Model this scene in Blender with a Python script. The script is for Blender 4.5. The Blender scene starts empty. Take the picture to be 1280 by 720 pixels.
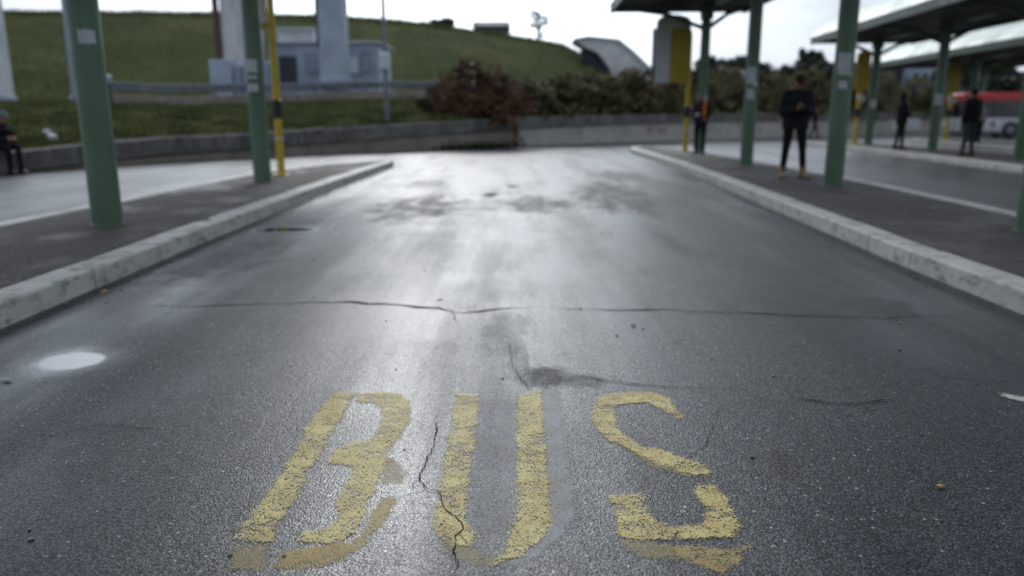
import bpy, bmesh, math, random
from mathutils import Vector, Matrix, noise
random.seed(7)
S = bpy.context.scene
COL = S.collection
R = math.radians
# ------------------------------------------------------------------ camera
FPX, CAMH = 950.0, 1.21
PITCH = math.atan(215.0 / FPX)
CP, SP = math.cos(PITCH), math.sin(PITCH)
cam = bpy.data.objects.new('camera', bpy.data.cameras.new('camera'))
COL.objects.link(cam)
cam.location = (0, 0, CAMH)
cam.rotation_euler = (math.pi / 2 - PITCH, 0, 0)
cam.data.sensor_width = 36
cam.data.lens = FPX / 1280 * 36
cam.data.clip_start = 0.05
cam.data.clip_end = 3000
cam.data.dof.use_dof = True
cam.data.dof.focus_distance = 2.6
cam.data.dof.aperture_fstop = (cam.data.lens / 1000) / 0.0205
S.camera = cam

def ray(u, v):
    x, y = (u - 640) / FPX, (v - 360) / FPX
    return x, CP - y * SP, -SP - y * CP
def gp(u, v, h=0.0):                       # photo point -> point of a level surface
    a, b, c = ray(u, v)
    t = (h - CAMH) / c
    return a * t, b * t
def at(u, v, Y):                           # photo point -> (x, z) at a known distance
    a, b, c = ray(u, v)
    t = Y / b
    return a * t, CAMH + c * t
def lerp(a, b, t): return a + (b - a) * t
def interp(tab, x):
    if x <= tab[0][0]: return tab[0][1]
    for (a, p), (b, q) in zip(tab, tab[1:]):
        if x <= b: return lerp(p, q, (x - a) / (b - a))
    return tab[-1][1]

# ------------------------------------------------------------------ materials
class NT:
    def __init__(self, name):
        self.m = bpy.data.materials.new(name)
        self.m.use_nodes = True
        self.t = self.m.node_tree
        self.t.nodes.clear()
        self.out = self.n('ShaderNodeOutputMaterial')
    def n(self, typ, **kw):
        nd = self.t.nodes.new(typ)
        for k, v in kw.items():
            setattr(nd, k, v)
        return nd
    def put(self, sock, v):
        if hasattr(v, 'is_output') or isinstance(v, bpy.types.NodeSocket):
            self.t.links.new(v, sock)
        else:
            sock.default_value = v
    def math(self, op, a, b=0.0, clamp=False):
        nd = self.n('ShaderNodeMath', operation=op, use_clamp=clamp)
        self.put(nd.inputs[0], a); self.put(nd.inputs[1], b)
        return nd.outputs[0]
    def vmath(self, op, a, b=(0, 0, 0)):
        nd = self.n('ShaderNodeVectorMath', operation=op)
        self.put(nd.inputs[0], a); self.put(nd.inputs[1], b)
        return nd.outputs['Value'] if op in ('LENGTH', 'DOT_PRODUCT') else nd.outputs['Vector']
    def mapr(self, x, a, b, c=0.0, d=1.0, smooth=True):
        nd = self.n('ShaderNodeMapRange', interpolation_type='SMOOTHSTEP' if smooth else 'LINEAR')
        self.put(nd.inputs[0], x)
        for i, v in enumerate((a, b, c, d)): self.put(nd.inputs[1 + i], v)
        return nd.outputs[0]
    def mix(self, f, a, b, blend='MIX'):
        nd = self.n('ShaderNodeMix', data_type='RGBA', blend_type=blend)
        self.put(nd.inputs[0], f)
        self.put(nd.inputs[6], a if not isinstance(a, tuple) else (*a[:3], 1))
        self.put(nd.inputs[7], b if not isinstance(b, tuple) else (*b[:3], 1))
        return nd.outputs[2]
    def noise(self, vec, scale, detail=4, rough=.55):
        nd = self.n('ShaderNodeTexNoise')
        if vec is not None: self.put(nd.inputs['Vector'], vec)
        nd.inputs['Scale'].default_value = scale
        nd.inputs['Detail'].default_value = detail
        nd.inputs['Roughness'].default_value = rough
        return nd.outputs['Fac']
    def voro(self, vec, scale, feature='F1'):
        nd = self.n('ShaderNodeTexVoronoi', feature=feature)
        self.put(nd.inputs['Vector'], vec)
        nd.inputs['Scale'].default_value = scale
        return nd
    def pos(self): return self.n('ShaderNodeNewGeometry').outputs['Position']
    def obj(self): return self.n('ShaderNodeTexCoord').outputs['Object']
    def scale(self, vec, s): return self.vmath('MULTIPLY', vec, s)
    def bump(self, h, strength, dist):
        nd = self.n('ShaderNodeBump')
        self.put(nd.inputs['Strength'], strength)
        nd.inputs['Distance'].default_value = dist
        self.put(nd.inputs['Height'], h)
        return nd.outputs['Normal']
    def bsdf(self, color, rough=.6, metal=0.0, spec=.5, normal=None, alpha=None, **kw):
        p = self.n('ShaderNodeBsdfPrincipled')
        self.put(p.inputs['Base Color'], color if not isinstance(color, tuple) else (*color[:3], 1))
        self.put(p.inputs['Roughness'], rough)
        p.inputs['Metallic'].default_value = metal
        self.put(p.inputs['Specular IOR Level'], spec)
        if normal is not None: self.put(p.inputs['Normal'], normal)
        for k, v in kw.items(): self.put(p.inputs[k], v)
        sh = p.outputs[0]
        if alpha is not None:
            tr = self.n('ShaderNodeBsdfTransparent')
            mx = self.n('ShaderNodeMixShader')
            self.put(mx.inputs[0], alpha)
            self.t.links.new(tr.outputs[0], mx.inputs[1])
            self.t.links.new(sh, mx.inputs[2])
            sh = mx.outputs[0]
        self.t.links.new(sh, self.out.inputs[0])
        return self.m

def weathered(name, c1, c2, scale=3.0, rough=.6, metal=0.0, bump=.15, bscale=40.0, dirt=None, dirt_amt=.5, streak=1.0, spec=.5):
    t = NT(name)
    v = t.pos()
    f = t.mapr(t.noise(v, scale, 6, .62), .35, .68)
    c = t.mix(f, c1, c2)
    if dirt:
        g = t.noise(t.scale(v, (1, 1, 1 / streak)), scale * 2.2, 6, .65)
        c = t.mix(t.math('MULTIPLY', t.mapr(g, .48, .72), dirt_amt), c, dirt)
    c = t.mix(t.math('MULTIPLY', t.noise(v, bscale, 3), .35), c, tuple(x * .6 for x in c1))
    r = t.mapr(t.noise(v, scale * 1.7, 4), .3, .7, max(.05, rough - .13), min(1, rough + .13), False)
    nrm = t.bump(t.noise(v, bscale, 4), bump, .01) if bump else None
    return t.bsdf(c, r, metal, spec, nrm)

def leafy(name, cols, rough=.55):
    t = NT(name)
    g = t.n('ShaderNodeNewGeometry')
    ramp = t.n('ShaderNodeValToRGB')
    t.put(ramp.inputs[0], g.outputs['Random Per Island'])
    e = ramp.color_ramp.elements
    for i, c in enumerate(cols):
        x = i / (len(cols) - 1)
        el = e[i] if i < 2 else e.new(x)
        el.position = x; el.color = (*c, 1)
    for i, c in enumerate(cols):
        e[i].position = i / (len(cols) - 1); e[i].color = (*c, 1)
    c = t.mix(t.mapr(t.noise(g.outputs['Position'], 1.1, 3), .35, .65), ramp.outputs[0], tuple(x * .5 for x in cols[0]))
    return t.bsdf(c, rough, spec=.12)

def ell(u0, v0, u1, v1):
    um, vm = (u0 + u1) / 2, (v0 + v1) / 2
    a, b = gp(um, v0), gp(um, v1)
    cx, cy = (a[0] + b[0]) / 2, (a[1] + b[1]) / 2
    w = abs(gp(u1, vm)[0] - gp(u0, vm)[0]) / 2
    return cx, cy, w, abs(a[1] - b[1]) / 2

def aggregate(t, v):
    """Height of coarse worn asphalt, a random value per stone, fine grain, distance from the stone's middle."""
    wv = t.noise(v, 60, 2)
    st = t.voro(v, 160)
    s2 = t.voro(v, 300)
    n1 = t.noise(v, 230, 2, .6)
    h = t.math('SUBTRACT', 1.0, t.math('MULTIPLY', st.outputs['Distance'], 1.1))
    h = t.math('ADD', h, t.math('MULTIPLY', t.math('SUBTRACT', 1.0, s2.outputs['Distance']), .35))
    h = t.math('ADD', h, t.math('MULTIPLY', wv, .6))
    return h, st.outputs['Color'], n1, st.outputs['Distance']

def asphalt(name, dark, light, wet=True):
    t = NT(name)
    v = t.pos()
    warp = t.n('ShaderNodeTexNoise'); t.put(warp.inputs['Vector'], v)
    warp.inputs['Scale'].default_value = 1.9; warp.inputs['Detail'].default_value = 11
    warp.inputs['Roughness'].default_value = .74
    wv = t.vmath('SUBTRACT', warp.outputs['Color'], (.5, .5, .5))
    def mask(e, amt=.55, soft=.35):
        cx, cy, rx, ry = e
        p = t.vmath('SUBTRACT', v, (cx, cy, 0))
        p = t.vmath('MULTIPLY', p, (1 / rx, 1 / ry, 0))
        p = t.vmath('ADD', p, t.vmath('MULTIPLY', wv, (amt * 2.4, amt * 2.4, 0)))
        return t.mapr(t.vmath('LENGTH', p), 1 + soft, 1 - soft)
    h, rnd, fine, dist = aggregate(t, v)
    sep = t.n('ShaderNodeSeparateColor'); t.put(sep.inputs[0], rnd)
    big = t.noise(v, .55, 5, .6)
    mid = t.noise(v, 2.6, 7, .68)
    c = t.mix(t.mapr(mid, .34, .68), dark, light)
    c = t.mix(t.mapr(big, .4, .65, 0, .45), c, tuple(x * .6 for x in dark))
    # stones of different greys, tar between them, the odd pale chip
    c = t.mix(t.mapr(sep.outputs[0], .45, 1, 0, .85), c, tuple(min(1, x * 4.0) for x in light))
    c = t.mix(t.mapr(sep.outputs[1], .5, .75, 0, .8), c, tuple(x * .2 for x in dark))
    c = t.mix(t.mapr(dist, .38, .62, 0, .9), c, tuple(x * .15 for x in dark))
    c = t.mix(t.mapr(fine, .36, .5, .5, 0), c, tuple(x * .22 for x in dark))
    chip = t.voro(v, 40)
    cs = t.n('ShaderNodeSeparateColor'); t.put(cs.inputs[0], chip.outputs['Color'])
    ch = t.math('MULTIPLY', t.mapr(chip.outputs['Distance'], .24, .14), t.mapr(cs.outputs[1], .86, .9))
    c = t.mix(t.math('MULTIPLY', ch, .8), c, (.34, .34, .32))
    bs = .55
    if wet:
        # long damp films drawn out along the lane by tyres
        film = t.noise(t.scale(v, (1.9, .22, 0)), .8, 7, .6)
        film2 = t.noise(t.scale(v, (.7, .9, 0)), .9, 7, .62)
        w = t.mapr(t.math('ADD', t.math('MULTIPLY', film, .75), t.math('MULTIPLY', film2, .25)), .36, .64)
        rough = t.mapr(w, 0, 1, .54, .30, False)
        bst = t.mapr(w, 0, 1, .75, .45, False)
        c = t.mix(t.math('MULTIPLY', w, .15), c, tuple(x * .5 for x in dark))
        mott = t.mapr(t.noise(t.scale(v, (5.5, 1.6, 0)), 1.0, 8, .7), .38, .6, .42, 1)
        for e, k in ((ell(715, 229, 822, 265), 1), (ell(470, 245, 575, 273), .85), (ell(624, 247, 712, 264), .9), (ell(735, 213, 806, 228), .7), (ell(235, 300, 350, 350), .6), (ell(648, 460, 716, 488), .85), (ell(636, 430, 662, 475), .45), (ell(690, 470, 760, 486), .5), (ell(905, 465, 1060, 503), .4), (ell(1050, 372, 1140, 397), .5), (ell(600, 390, 665, 445), .35), (ell(505, 225, 560, 236), .5), (ell(800, 330, 960, 372), .35), (ell(90, 505, 300, 600), .3)):
            m = t.math('MULTIPLY', mask(e, 1.45, .3), t.math('MULTIPLY', mott, k))
            rough = t.math('ADD', t.math('MULTIPLY', rough, t.math('SUBTRACT', 1.0, m)), t.math('MULTIPLY', m, .72))
            c = t.mix(t.math('MULTIPLY', m, .55), c, tuple(x * .42 for x in dark))
            bst = t.math('ADD', bst, t.math('MULTIPLY', m, .35))
        for e, k in ((ell(606, 241, 622, 246), 1), (ell(633, 231, 648, 235), 1), (ell(950, 555, 1006, 608), .75)):
            m = t.math('MULTIPLY', mask(e, .6, .6), k)
            c = t.mix(m, c, (.006, .006, .005))
            rough = t.math('ADD', rough, t.math('MULTIPLY', m, .3))
        # standing water, each with a damp rim
        pud = 0.0
        e = ell(40, 434, 150, 468); m = mask(e, .5, .5)
        rough = t.math('MULTIPLY', rough, t.mapr(m, 0, 1, 1, .5, False))
        bst = t.math('MULTIPLY', bst, t.mapr(m, 0, 1, 1, .5, False))
        for e in (ell(54, 441, 128, 461), ell(322, 284, 396, 290)):
            m = mask(e, .42, .3)
            rough = t.math('MULTIPLY', rough, t.mapr(m, 0, .9, 1, .05, False))
            bst = t.math('MULTIPLY', bst, t.mapr(m, 0, .7, 1, 0, False))
            c = t.mix(t.math('MULTIPLY', m, .7), c, (.02, .021, .02))
            pud = t.math('MAXIMUM', pud, m)
    else:
        w = t.mapr(t.noise(t.scale(v, (1, .8, 1)), .9, 8, .7), .5, .6)
        rough = t.mapr(w, 0, 1, .85, .62, False)
        c = t.mix(t.math('MULTIPLY', w, .5), c, tuple(x * .5 for x in dark))
        bst = .8
    # stone faces glint, the tar between them does not
    sp = t.math('MULTIPLY', t.mapr(sep.outputs[2], .1, .9, .42, 1.15, False), t.mapr(dist, .62, .32, .45, 1))
    sp = t.math('ADD', sp, t.math('MULTIPLY', ch, .5))
    if wet: sp = t.math('ADD', t.math('MULTIPLY', sp, t.math('SUBTRACT', 1.0, pud)), t.math('MULTIPLY', pud, 1.0))
    return t.bsdf(c, rough, 0, sp, t.bump(h, bst, .0017))

ROAD = asphalt('wet_asphalt', (.015, .0187, .027), (.026, .0315, .043))
PAVE = asphalt('pavement_asphalt', (.068, .056, .053), (.105, .088, .083), wet=False)
UPROAD = weathered('far_road_asphalt', (.06, .062, .066), (.09, .09, .092), 1, .7)
KERB = weathered('kerb_stone', (.54, .53, .49), (.40, .395, .37), 2.6, .6, bump=.5, bscale=55, dirt=(.10, .095, .082), dirt_amt=.95, streak=.5)
WALLCAP = weathered('stained_concrete', (.17, .165, .155), (.075, .073, .07), 1.9, .8, bump=.35, bscale=30, dirt=(.028, .027, .025), dirt_amt=.85, streak=4)
WALLBASE = weathered('wall_plinth_concrete', (.25, .225, .195), (.17, .15, .13), 1.3, .85, bump=.25, bscale=30, dirt=(.07, .062, .055), dirt_amt=.6, streak=3)
PLINTHP = weathered('pale_plinth_concrete', (.42, .405, .38), (.32, .31, .29), 1.1, .8, bump=.2, bscale=30, dirt=(.14, .135, .125), dirt_amt=.5, streak=4)
CONC = weathered('pale_concrete', (.58, .60, .62), (.46, .48, .51), 1.2, .75, bump=.15, dirt=(.17, .17, .17), dirt_amt=.5, streak=4)
CONCBLUE = weathered('blue_grey_concrete', (.34, .40, .49), (.26, .31, .38), .8, .7, bump=.1, dirt=(.12, .13, .15), dirt_amt=.5, streak=4)
BLUEPAINT = weathered('blue_grey_mast_paint', (.22, .28, .36), (.17, .21, .28), 3, .5, bump=.05)
POLEG = weathered('green_pole_paint', (.095, .168, .105), (.072, .132, .082), 1.6, .42, bump=.12, bscale=26, dirt=(.035, .06, .038), dirt_amt=.55, streak=5)
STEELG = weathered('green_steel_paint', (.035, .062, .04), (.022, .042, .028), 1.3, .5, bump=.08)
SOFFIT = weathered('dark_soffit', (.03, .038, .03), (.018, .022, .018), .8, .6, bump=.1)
ROOFM = weathered('pale_roof_sheet', (.34, .40, .35), (.26, .32, .28), .7, .45, bump=.06, dirt=(.22, .27, .22), dirt_amt=.5)
FIXT = weathered('pale_green_fixture', (.42, .52, .40), (.36, .46, .35), 3, .4, bump=0)
YELLOW = weathered('yellow_paint', (.62, .44, .015), (.48, .33, .012), 3, .42, bump=.06, dirt=(.2, .14, .02), dirt_amt=.4)
YELLOWP = weathered('yellow_sign_face', (.42, .29, .012), (.35, .24, .012), 2, .5, bump=0)
WHITEP = weathered('white_sign_face', (.55, .57, .6), (.48, .5, .53), 3, .5, bump=0)
CREAM = weathered('cream_sign_face', (.62, .58, .46), (.55, .5, .4), 3, .5, bump=0)
BLACKP = weathered('black_plastic', (.012, .016, .014), (.008, .010, .010), 6, .5, bump=.05)
PAPER = weathered('torn_paper', (.6, .62, .65), (.42, .46, .52), 14, .8, bump=.1, dirt=(.15, .2, .22), dirt_amt=.5)
GALV = weathered('galvanised_steel', (.17, .19, .22), (.11, .125, .15), 3, .45, metal=.35, bump=.06)
BROWN = weathered('brown_pipe_paint', (.085, .035, .03), (.06, .028, .026), 3, .6, bump=.05)
BARK = weathered('bark', (.05, .04, .03), (.03, .024, .02), 4, .9, bump=.4)
RED = weathered('red_bus_paint', (.42, .016, .012), (.35, .014, .012), 1, .35, bump=0)
BUSW = weathered('grey_white_bus_paint', (.42, .43, .44), (.36, .37, .385), 1, .35, bump=0, dirt=(.2, .2, .2), dirt_amt=.35)
GLASS = weathered('dark_bus_glass', (.008, .009, .011), (.012, .013, .015), 1, .12, bump=0, spec=.5)
RUBBER = weathered('tyre_rubber', (.02, .02, .02), (.012, .012, .012), 5, .8, bump=.2)
LAMPGL = weathered('headlamp_glass', (.5, .5, .48), (.45, .45, .44), 5, .15, bump=0)
HOUSE = weathered('dark_slate_wall', (.05, .058, .075), (.04, .045, .06), .4, .8, bump=0)
HOUSEW = weathered('pale_blue_wall', (.3, .36, .45), (.25, .3, .38), .3, .8, bump=0)
WIN = weathered('far_window', (.03, .035, .045), (.04, .045, .055), .5, .2, bump=0)
ROOFT = weathered('far_roof', (.09, .075, .07), (.07, .06, .06), .5, .8, bump=0)
LEAFY = weathered('dead_leaf', (.45, .28, .05), (.36, .2, .04), 60, .7, bump=0)
LEAFR = weathered('red_leaf', (.28, .06, .04), (.2, .05, .03), 60, .7, bump=0)
CRACK = NT('crack_shadow').bsdf((.006, .006, .006), .95, spec=.1)
SEAM = weathered('shaded_seam', (.018, .019, .022), (.026, .027, .03), 8, .85, bump=.3, spec=.2)  # dark seam colour, with the shading of a settled step painted in
GRAFF = NT('red_spray_paint').bsdf((.32, .07, .065), .7)

def grass_ground():
    t = NT('grass_ground'); v = t.pos()
    c = t.mix(t.mapr(t.noise(v, .16, 8, .7), .4, .6), (.036, .054, .012), (.074, .084, .027))
    c = t.mix(t.mapr(t.noise(v, 2.2, 6, .7), .45, .68, 0, .7), c, (.068, .062, .026))
    c = t.mix(t.mapr(t.noise(v, 9, 5, .7), .5, .7, 0, .8), c, (.016, .022, .008))
    return t.bsdf(c, .95, spec=.03, normal=t.bump(t.noise(v, 14, 5, .7), .9, .12))
GRASSG = grass_ground()
GRASSB = leafy('grass_blades', [(.06, .085, .02), (.095, .12, .032), (.135, .14, .045), (.16, .14, .068)])
REDL = leafy('russet_leaves', [(.085, .04, .028), (.155, .07, .044), (.21, .10, .06), (.13, .105, .052), (.24, .145, .085)])
OLIVEL = leafy('olive_leaves', [(.085, .085, .04), (.155, .145, .068), (.225, .19, .095), (.28, .225, .125)])
DARKL = leafy('hazed_dark_leaves', [(.05, .062, .055), (.075, .092, .078), (.105, .118, .095), (.13, .13, .11)])  # leaf tones lightened and greyed, distance haze painted into the colour
WEEDL = leafy('weed_leaves', [(.04, .075, .022), (.065, .11, .03), (.09, .13, .04)])

def worn_paint(name, c, thr, soft=.3, amount=1.0, grit=1.0):
    t = NT(name); v = t.pos()
    h, rnd, fine, dist = aggregate(t, v)
    sep = t.n('ShaderNodeSeparateColor'); t.put(sep.inputs[0], rnd)
    cov = t.n('ShaderNodeAttribute', attribute_name='cover').outputs['Fac']
    m = t.math('MULTIPLY', t.math('SUBTRACT', t.noise(v, 18, 6, .7), .5), 1.0)
    m = t.math('ADD', m, t.math('MULTIPLY', t.math('SUBTRACT', t.noise(v, 4.5, 4, .6), .5), .9))
    m = t.math('ADD', m, t.math('MULTIPLY', t.math('SUBTRACT', fine, .5), .9))
    m = t.math('ADD', m, t.math('MULTIPLY', t.math('SUBTRACT', .42, dist), .75 * grit))
    m = t.math('ADD', m, t.math('MULTIPLY', t.math('SUBTRACT', sep.outputs[2], .5), .35 * grit))
    a = t.math('MULTIPLY', t.mapr(t.math('ADD', m, cov), thr, thr + soft), amount)
    col = t.mix(t.mapr(t.noise(v, 6, 5), .36, .66), c, (c[0] * .8, c[1] * .72, c[2] * .6))
    col = t.mix(t.mapr(sep.outputs[0], .4, 1, 0, .35), col, tuple(x * .55 for x in c))
    return t.bsdf(col, .6, spec=.4, normal=t.bump(h, .7, .0015), alpha=a)
PAINT = worn_paint('worn_yellow_paint', (.64, .53, .215), .58, .42, .92)
GHOST = worn_paint('rubbed_old_paint', (.40, .33, .16), .35, .5, .55)
GHOSTW = worn_paint('rubbed_whitish_paint', (.40, .41, .43), .3, .5, .6)
SHEENF = worn_paint('painted_wet_sheen', (.36, .37, .41), .35, .6, .3)  # whitish colour standing in for the sheen of wet asphalt
GHOSTO = worn_paint('ochre_old_paint', (.46, .345, .13), .6, .35, .8)
WPAINT = worn_paint('worn_white_paint', (.5, .5, .48), .5, .3, .9)

# ------------------------------------------------------------------ mesh builder
class MB:
    def __init__(self): self.v, self.f = [], []
    def add(self, vs, fs):
        o = len(self.v); self.v += [tuple(p) for p in vs]
        self.f += [tuple(i + o for i in q) for q in fs]
    def box(self, c, s, rz=0.0, bev=0.0):
        sx, sy, sz = (k / 2 for k in s)
        if bev:
            b = min(bev, sx * .9, sy * .9, sz * .9)
            lv = [(-sz, b), (-sz + b, 0), (sz - b, 0), (sz, b)]
            vs = []
            for z, i in lv:
                x, y = sx - i, sy - i
                k = b if i == 0 else b * .4
                vs += [(-x + k, -y, z), (x - k, -y, z), (x, -y + k, z), (x, y - k, z), (x - k, y, z), (-x + k, y, z), (-x, y - k, z), (-x, -y + k, z)]
            fs = [tuple(range(7, -1, -1)), tuple(range(24, 32))]
            for L in range(3):
                for j in range(8):
                    a, d = L * 8 + j, L * 8 + (j + 1) % 8
                    fs.append((a, d, d + 8, a + 8))
        else:
            vs = [(x, y, z) for z in (-sz, sz) for x, y in ((-sx, -sy), (sx, -sy), (sx, sy), (-sx, sy))]
            fs = [(3, 2, 1, 0), (4, 5, 6, 7), (0, 1, 5, 4), (1, 2, 6, 5), (2, 3, 7, 6), (3, 0, 4, 7)]
        co, si = math.cos(rz), math.sin(rz)
        self.add([(c[0] + x * co - y * si, c[1] + x * si + y * co, c[2] + z) for x, y, z in vs], fs)
        return self
    def tube(self, pts, rad, n=12, cap=True):
        pts = [Vector(p) for p in pts]
        if not hasattr(rad, '__len__'): rad = [rad] * len(pts)
        vs, fs = [], []
        ref = None
        for i, p in enumerate(pts):
            d = (pts[min(i + 1, len(pts) - 1)] - pts[max(i - 1, 0)]).normalized()
            if ref is None:
                ref = d.orthogonal().normalized()
            a = (ref - d * ref.dot(d))
            a = a.normalized() if a.length > 1e-6 else d.orthogonal().normalized()
            ref = a
            b = d.cross(a)
            for k in range(n):
                t = 2 * math.pi * k / n
                vs.append(p + (a * math.cos(t) + b * math.sin(t)) * rad[i])
        for i in range(len(pts) - 1):
            for k in range(n):
                k2 = (k + 1) % n
                fs.append((i * n + k, i * n + k2, (i + 1) * n + k2, (i + 1) * n + k))
        if cap:
            fs.append(tuple(range(n - 1, -1, -1)))
            fs.append(tuple(range((len(pts) - 1) * n, len(pts) * n)))
        self.add(vs, fs)
        return self
    def loft(self, rings, cap=True):           # rings of equal length
        n = len(rings[0]); vs = [p for r in rings for p in r]; fs = []
        for i in range(len(rings) - 1):
            for k in range(n):
                k2 = (k + 1) % n
                fs.append((i * n + k, i * n + k2, (i + 1) * n + k2, (i + 1) * n + k))
        if cap:
            fs.append(tuple(range(n - 1, -1, -1))); fs.append(tuple(range((len(rings) - 1) * n, len(rings) * n)))
        self.add(vs, fs); return self
    def ellipsoid(self, c, r, nu=14, nv=9, M=None):
        rings = []
        for i in range(nv):
            ph = -math.pi / 2 + math.pi * (i + .5) / nv
            ring = []
            for k in range(nu):
                th = 2 * math.pi * k / nu
                p = Vector((r[0] * math.cos(ph) * math.cos(th), r[1] * math.cos(ph) * math.sin(th), r[2] * math.sin(ph)))
                if M is not None: p = M @ p
                ring.append(p + Vector(c))
            rings.append(ring)
        return self.loft(rings)
    def prism(self, poly, z0, z1):
        n = len(poly)
        A = sum(poly[i][0] * poly[(i + 1) % n][1] - poly[(i + 1) % n][0] * poly[i][1] for i in range(n))
        if A < 0: poly = poly[::-1]
        return self.loft([[(x, y, z0) for x, y in poly], [(x, y, z1) for x, y in poly]])
    def extrude_y(self, poly, y0, y1):         # outline in x,z with a real depth in y
        return self.loft([[(x, y0, z) for x, z in poly], [(x, y1, z) for x, z in poly]])
    def build(self, name, mat, parent=None, o=None, smooth=False, fix=True):
        if parent is not None: o = tuple(parent['_w']) if '_w' in parent else tuple(parent.location)
        if o is None: o = (0, 0, 0)
        me = bpy.data.meshes.new(name)
        me.from_pydata([(x - o[0], y - o[1], z - o[2]) for x, y, z in self.v], [], self.f)
        if fix and len(self.f) < 20000:
            bm = bmesh.new(); bm.from_mesh(me)
            bmesh.ops.recalc_face_normals(bm, faces=bm.faces[:])
            bm.to_mesh(me); bm.free()
        me.materials.append(mat)
        if smooth:
            me.polygons.foreach_set('use_smooth', [True] * len(me.polygons))
            try: me.set_sharp_from_angle(angle=R(40))
            except Exception: pass
        ob = bpy.data.objects.new(name, me); COL.objects.link(ob)
        if parent is not None:
            ob.parent = parent
            if '_w' not in ob: pass
            PW[ob.name] = o
            ob.location = (0, 0, 0)
        else: ob.location = o
        return ob
PW = {}
def sub(mb, name, mat, part, root, smooth=False):    # a sub-part: same origin as its part
    ob = mb.build(name, mat, root, smooth=smooth)
    ob.parent = part
    return ob
def tag(o, label=None, cat=None, group=None, kind=None):
    if label: o['label'] = label
    if cat: o['category'] = cat
    if group: o['group'] = group
    if kind: o['kind'] = kind
    return o
def thing(name, loc, label, cat, group=None):
    o = bpy.data.objects.new(name, None); COL.objects.link(o)
    o.location = loc; o.empty_display_size = .2
    return tag(o, label, cat, group)

# ------------------------------------------------------------------ ground
mb = MB(); mb.add([(-400, -60, 0), (400, -60, 0), (400, 700, 0), (-400, 700, 0)], [(0, 1, 2, 3)])
tag(mb.build('road', ROAD), kind='structure')

# ------------------------------------------------------------------ pavements with kerbs
def offset_poly(poly, d):
    n = len(poly); out = []
    A = sum(poly[i][0] * poly[(i + 1) % n][1] - poly[(i + 1) % n][0] * poly[i][1] for i in range(n))
    s = 1 if A > 0 else -1
    for i in range(n):
        p0, p1, p2 = Vector(poly[i - 1]), Vector(poly[i]), Vector(poly[(i + 1) % n])
        a, b = (p1 - p0).normalized(), (p2 - p1).normalized()
        na, nb = Vector((-a.y, a.x)) * s, Vector((-b.y, b.x)) * s
        m = (na + nb)
        m = m.normalized() / max(.5, m.normalized().dot(na))
        out.append(tuple(p1 + m * d))
    return out
def island(poly, name='pavement', w=.235, h=.15, rng=1):
    rnd = random.Random(rng)
    n = len(poly)
    A = sum(poly[i][0] * poly[(i + 1) % n][1] - poly[(i + 1) % n][0] * poly[i][1] for i in range(n))
    if A < 0: poly = poly[::-1]
    inner = offset_poly(poly, w - .004)
    tag(MB().prism(inner, -.05, h - .012).build(name, PAVE), kind='structure')
    inn = offset_poly(poly, w)
    k = MB()
    for i in range(n):
        a, b = Vector(poly[i]), Vector(poly[(i + 1) % n]); c, d = Vector(inn[i]), Vector(inn[(i + 1) % n])
        L = (b - a).length; m = max(1, round(L / 1.0))
        for j in range(m):
            g = .006 / L
            t0, t1 = j / m + (g if j else 0), (j + 1) / m - (g if j < m - 1 else 0)
            dz, dx = rnd.uniform(-.003, .003), rnd.uniform(-.004, .004)
            rings = []
            ts = [t0, t0 + .012 / L, t1 - .012 / L, t1]
            for q, t in enumerate(ts):
                o1, i1 = a.lerp(b, t), c.lerp(d, t)
                nrm = (i1 - o1).normalized()
                o1 = o1 + nrm * dx
                e = .004 if q in (0, 3) else 0
                zt = h + dz
                prof = [(0 + e * .6, -.05), (e * .6, .02), (.002 + e, zt - .018), (.007 + e, zt - .005), (.020, zt - e * .5), (w - .008, zt + .001 - e * .5), (w, zt - .006), (w, -.05)]
                rings.append([(o1.x + nrm.x * x, o1.y + nrm.y * x, z) for x, z in prof])
            k.loft(rings)
    tag(k.build('kerb', KERB), kind='structure')
island([(-3.0, -8), (-2.98, 1), (-2.98, 4.25), (-3.02, 7.5), (-3.01, 11.9), (-2.95, 15.5), (-2.88, 18.75), (-3.25, 18.8), (-4.3, 17.3), (-5.02, 14.9), (-5.2, 9.5), (-5.28, 7.8), (-5.45, 1), (-5.5, -8)], rng=1)
island([(3.1, -8), (3.14, 1), (3.19, 4.58), (3.23, 6.07), (3.38, 8.6), (3.64, 13), (3.88, 18), (3.95, 22), (3.95, 25.4), (4.1, 26.9), (4.6, 27.9), (5.2, 27.7), (5.72, 26.0), (5.92, 23.3), (6.05, 18), (5.97, 12.4), (5.75, 8.6), (5.5, 4), (5.3, -8)], rng=2)
island([(9.6, -4), (10.3, 8), (11.04, 16.56), (12.05, 25.5), (12.2, 32.8), (12.6, 33.8), (15.2, 33.6), (15.0, 25), (14.2, 16), (13, 5), (12.2, -4)], rng=3)
island([(16.2, 4), (17.4, 20), (18.3, 29), (18.7, 36.2), (19.2, 37.2), (21.5, 36.5), (21.2, 29), (20.3, 20), (19, 4)], rng=4)

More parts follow.
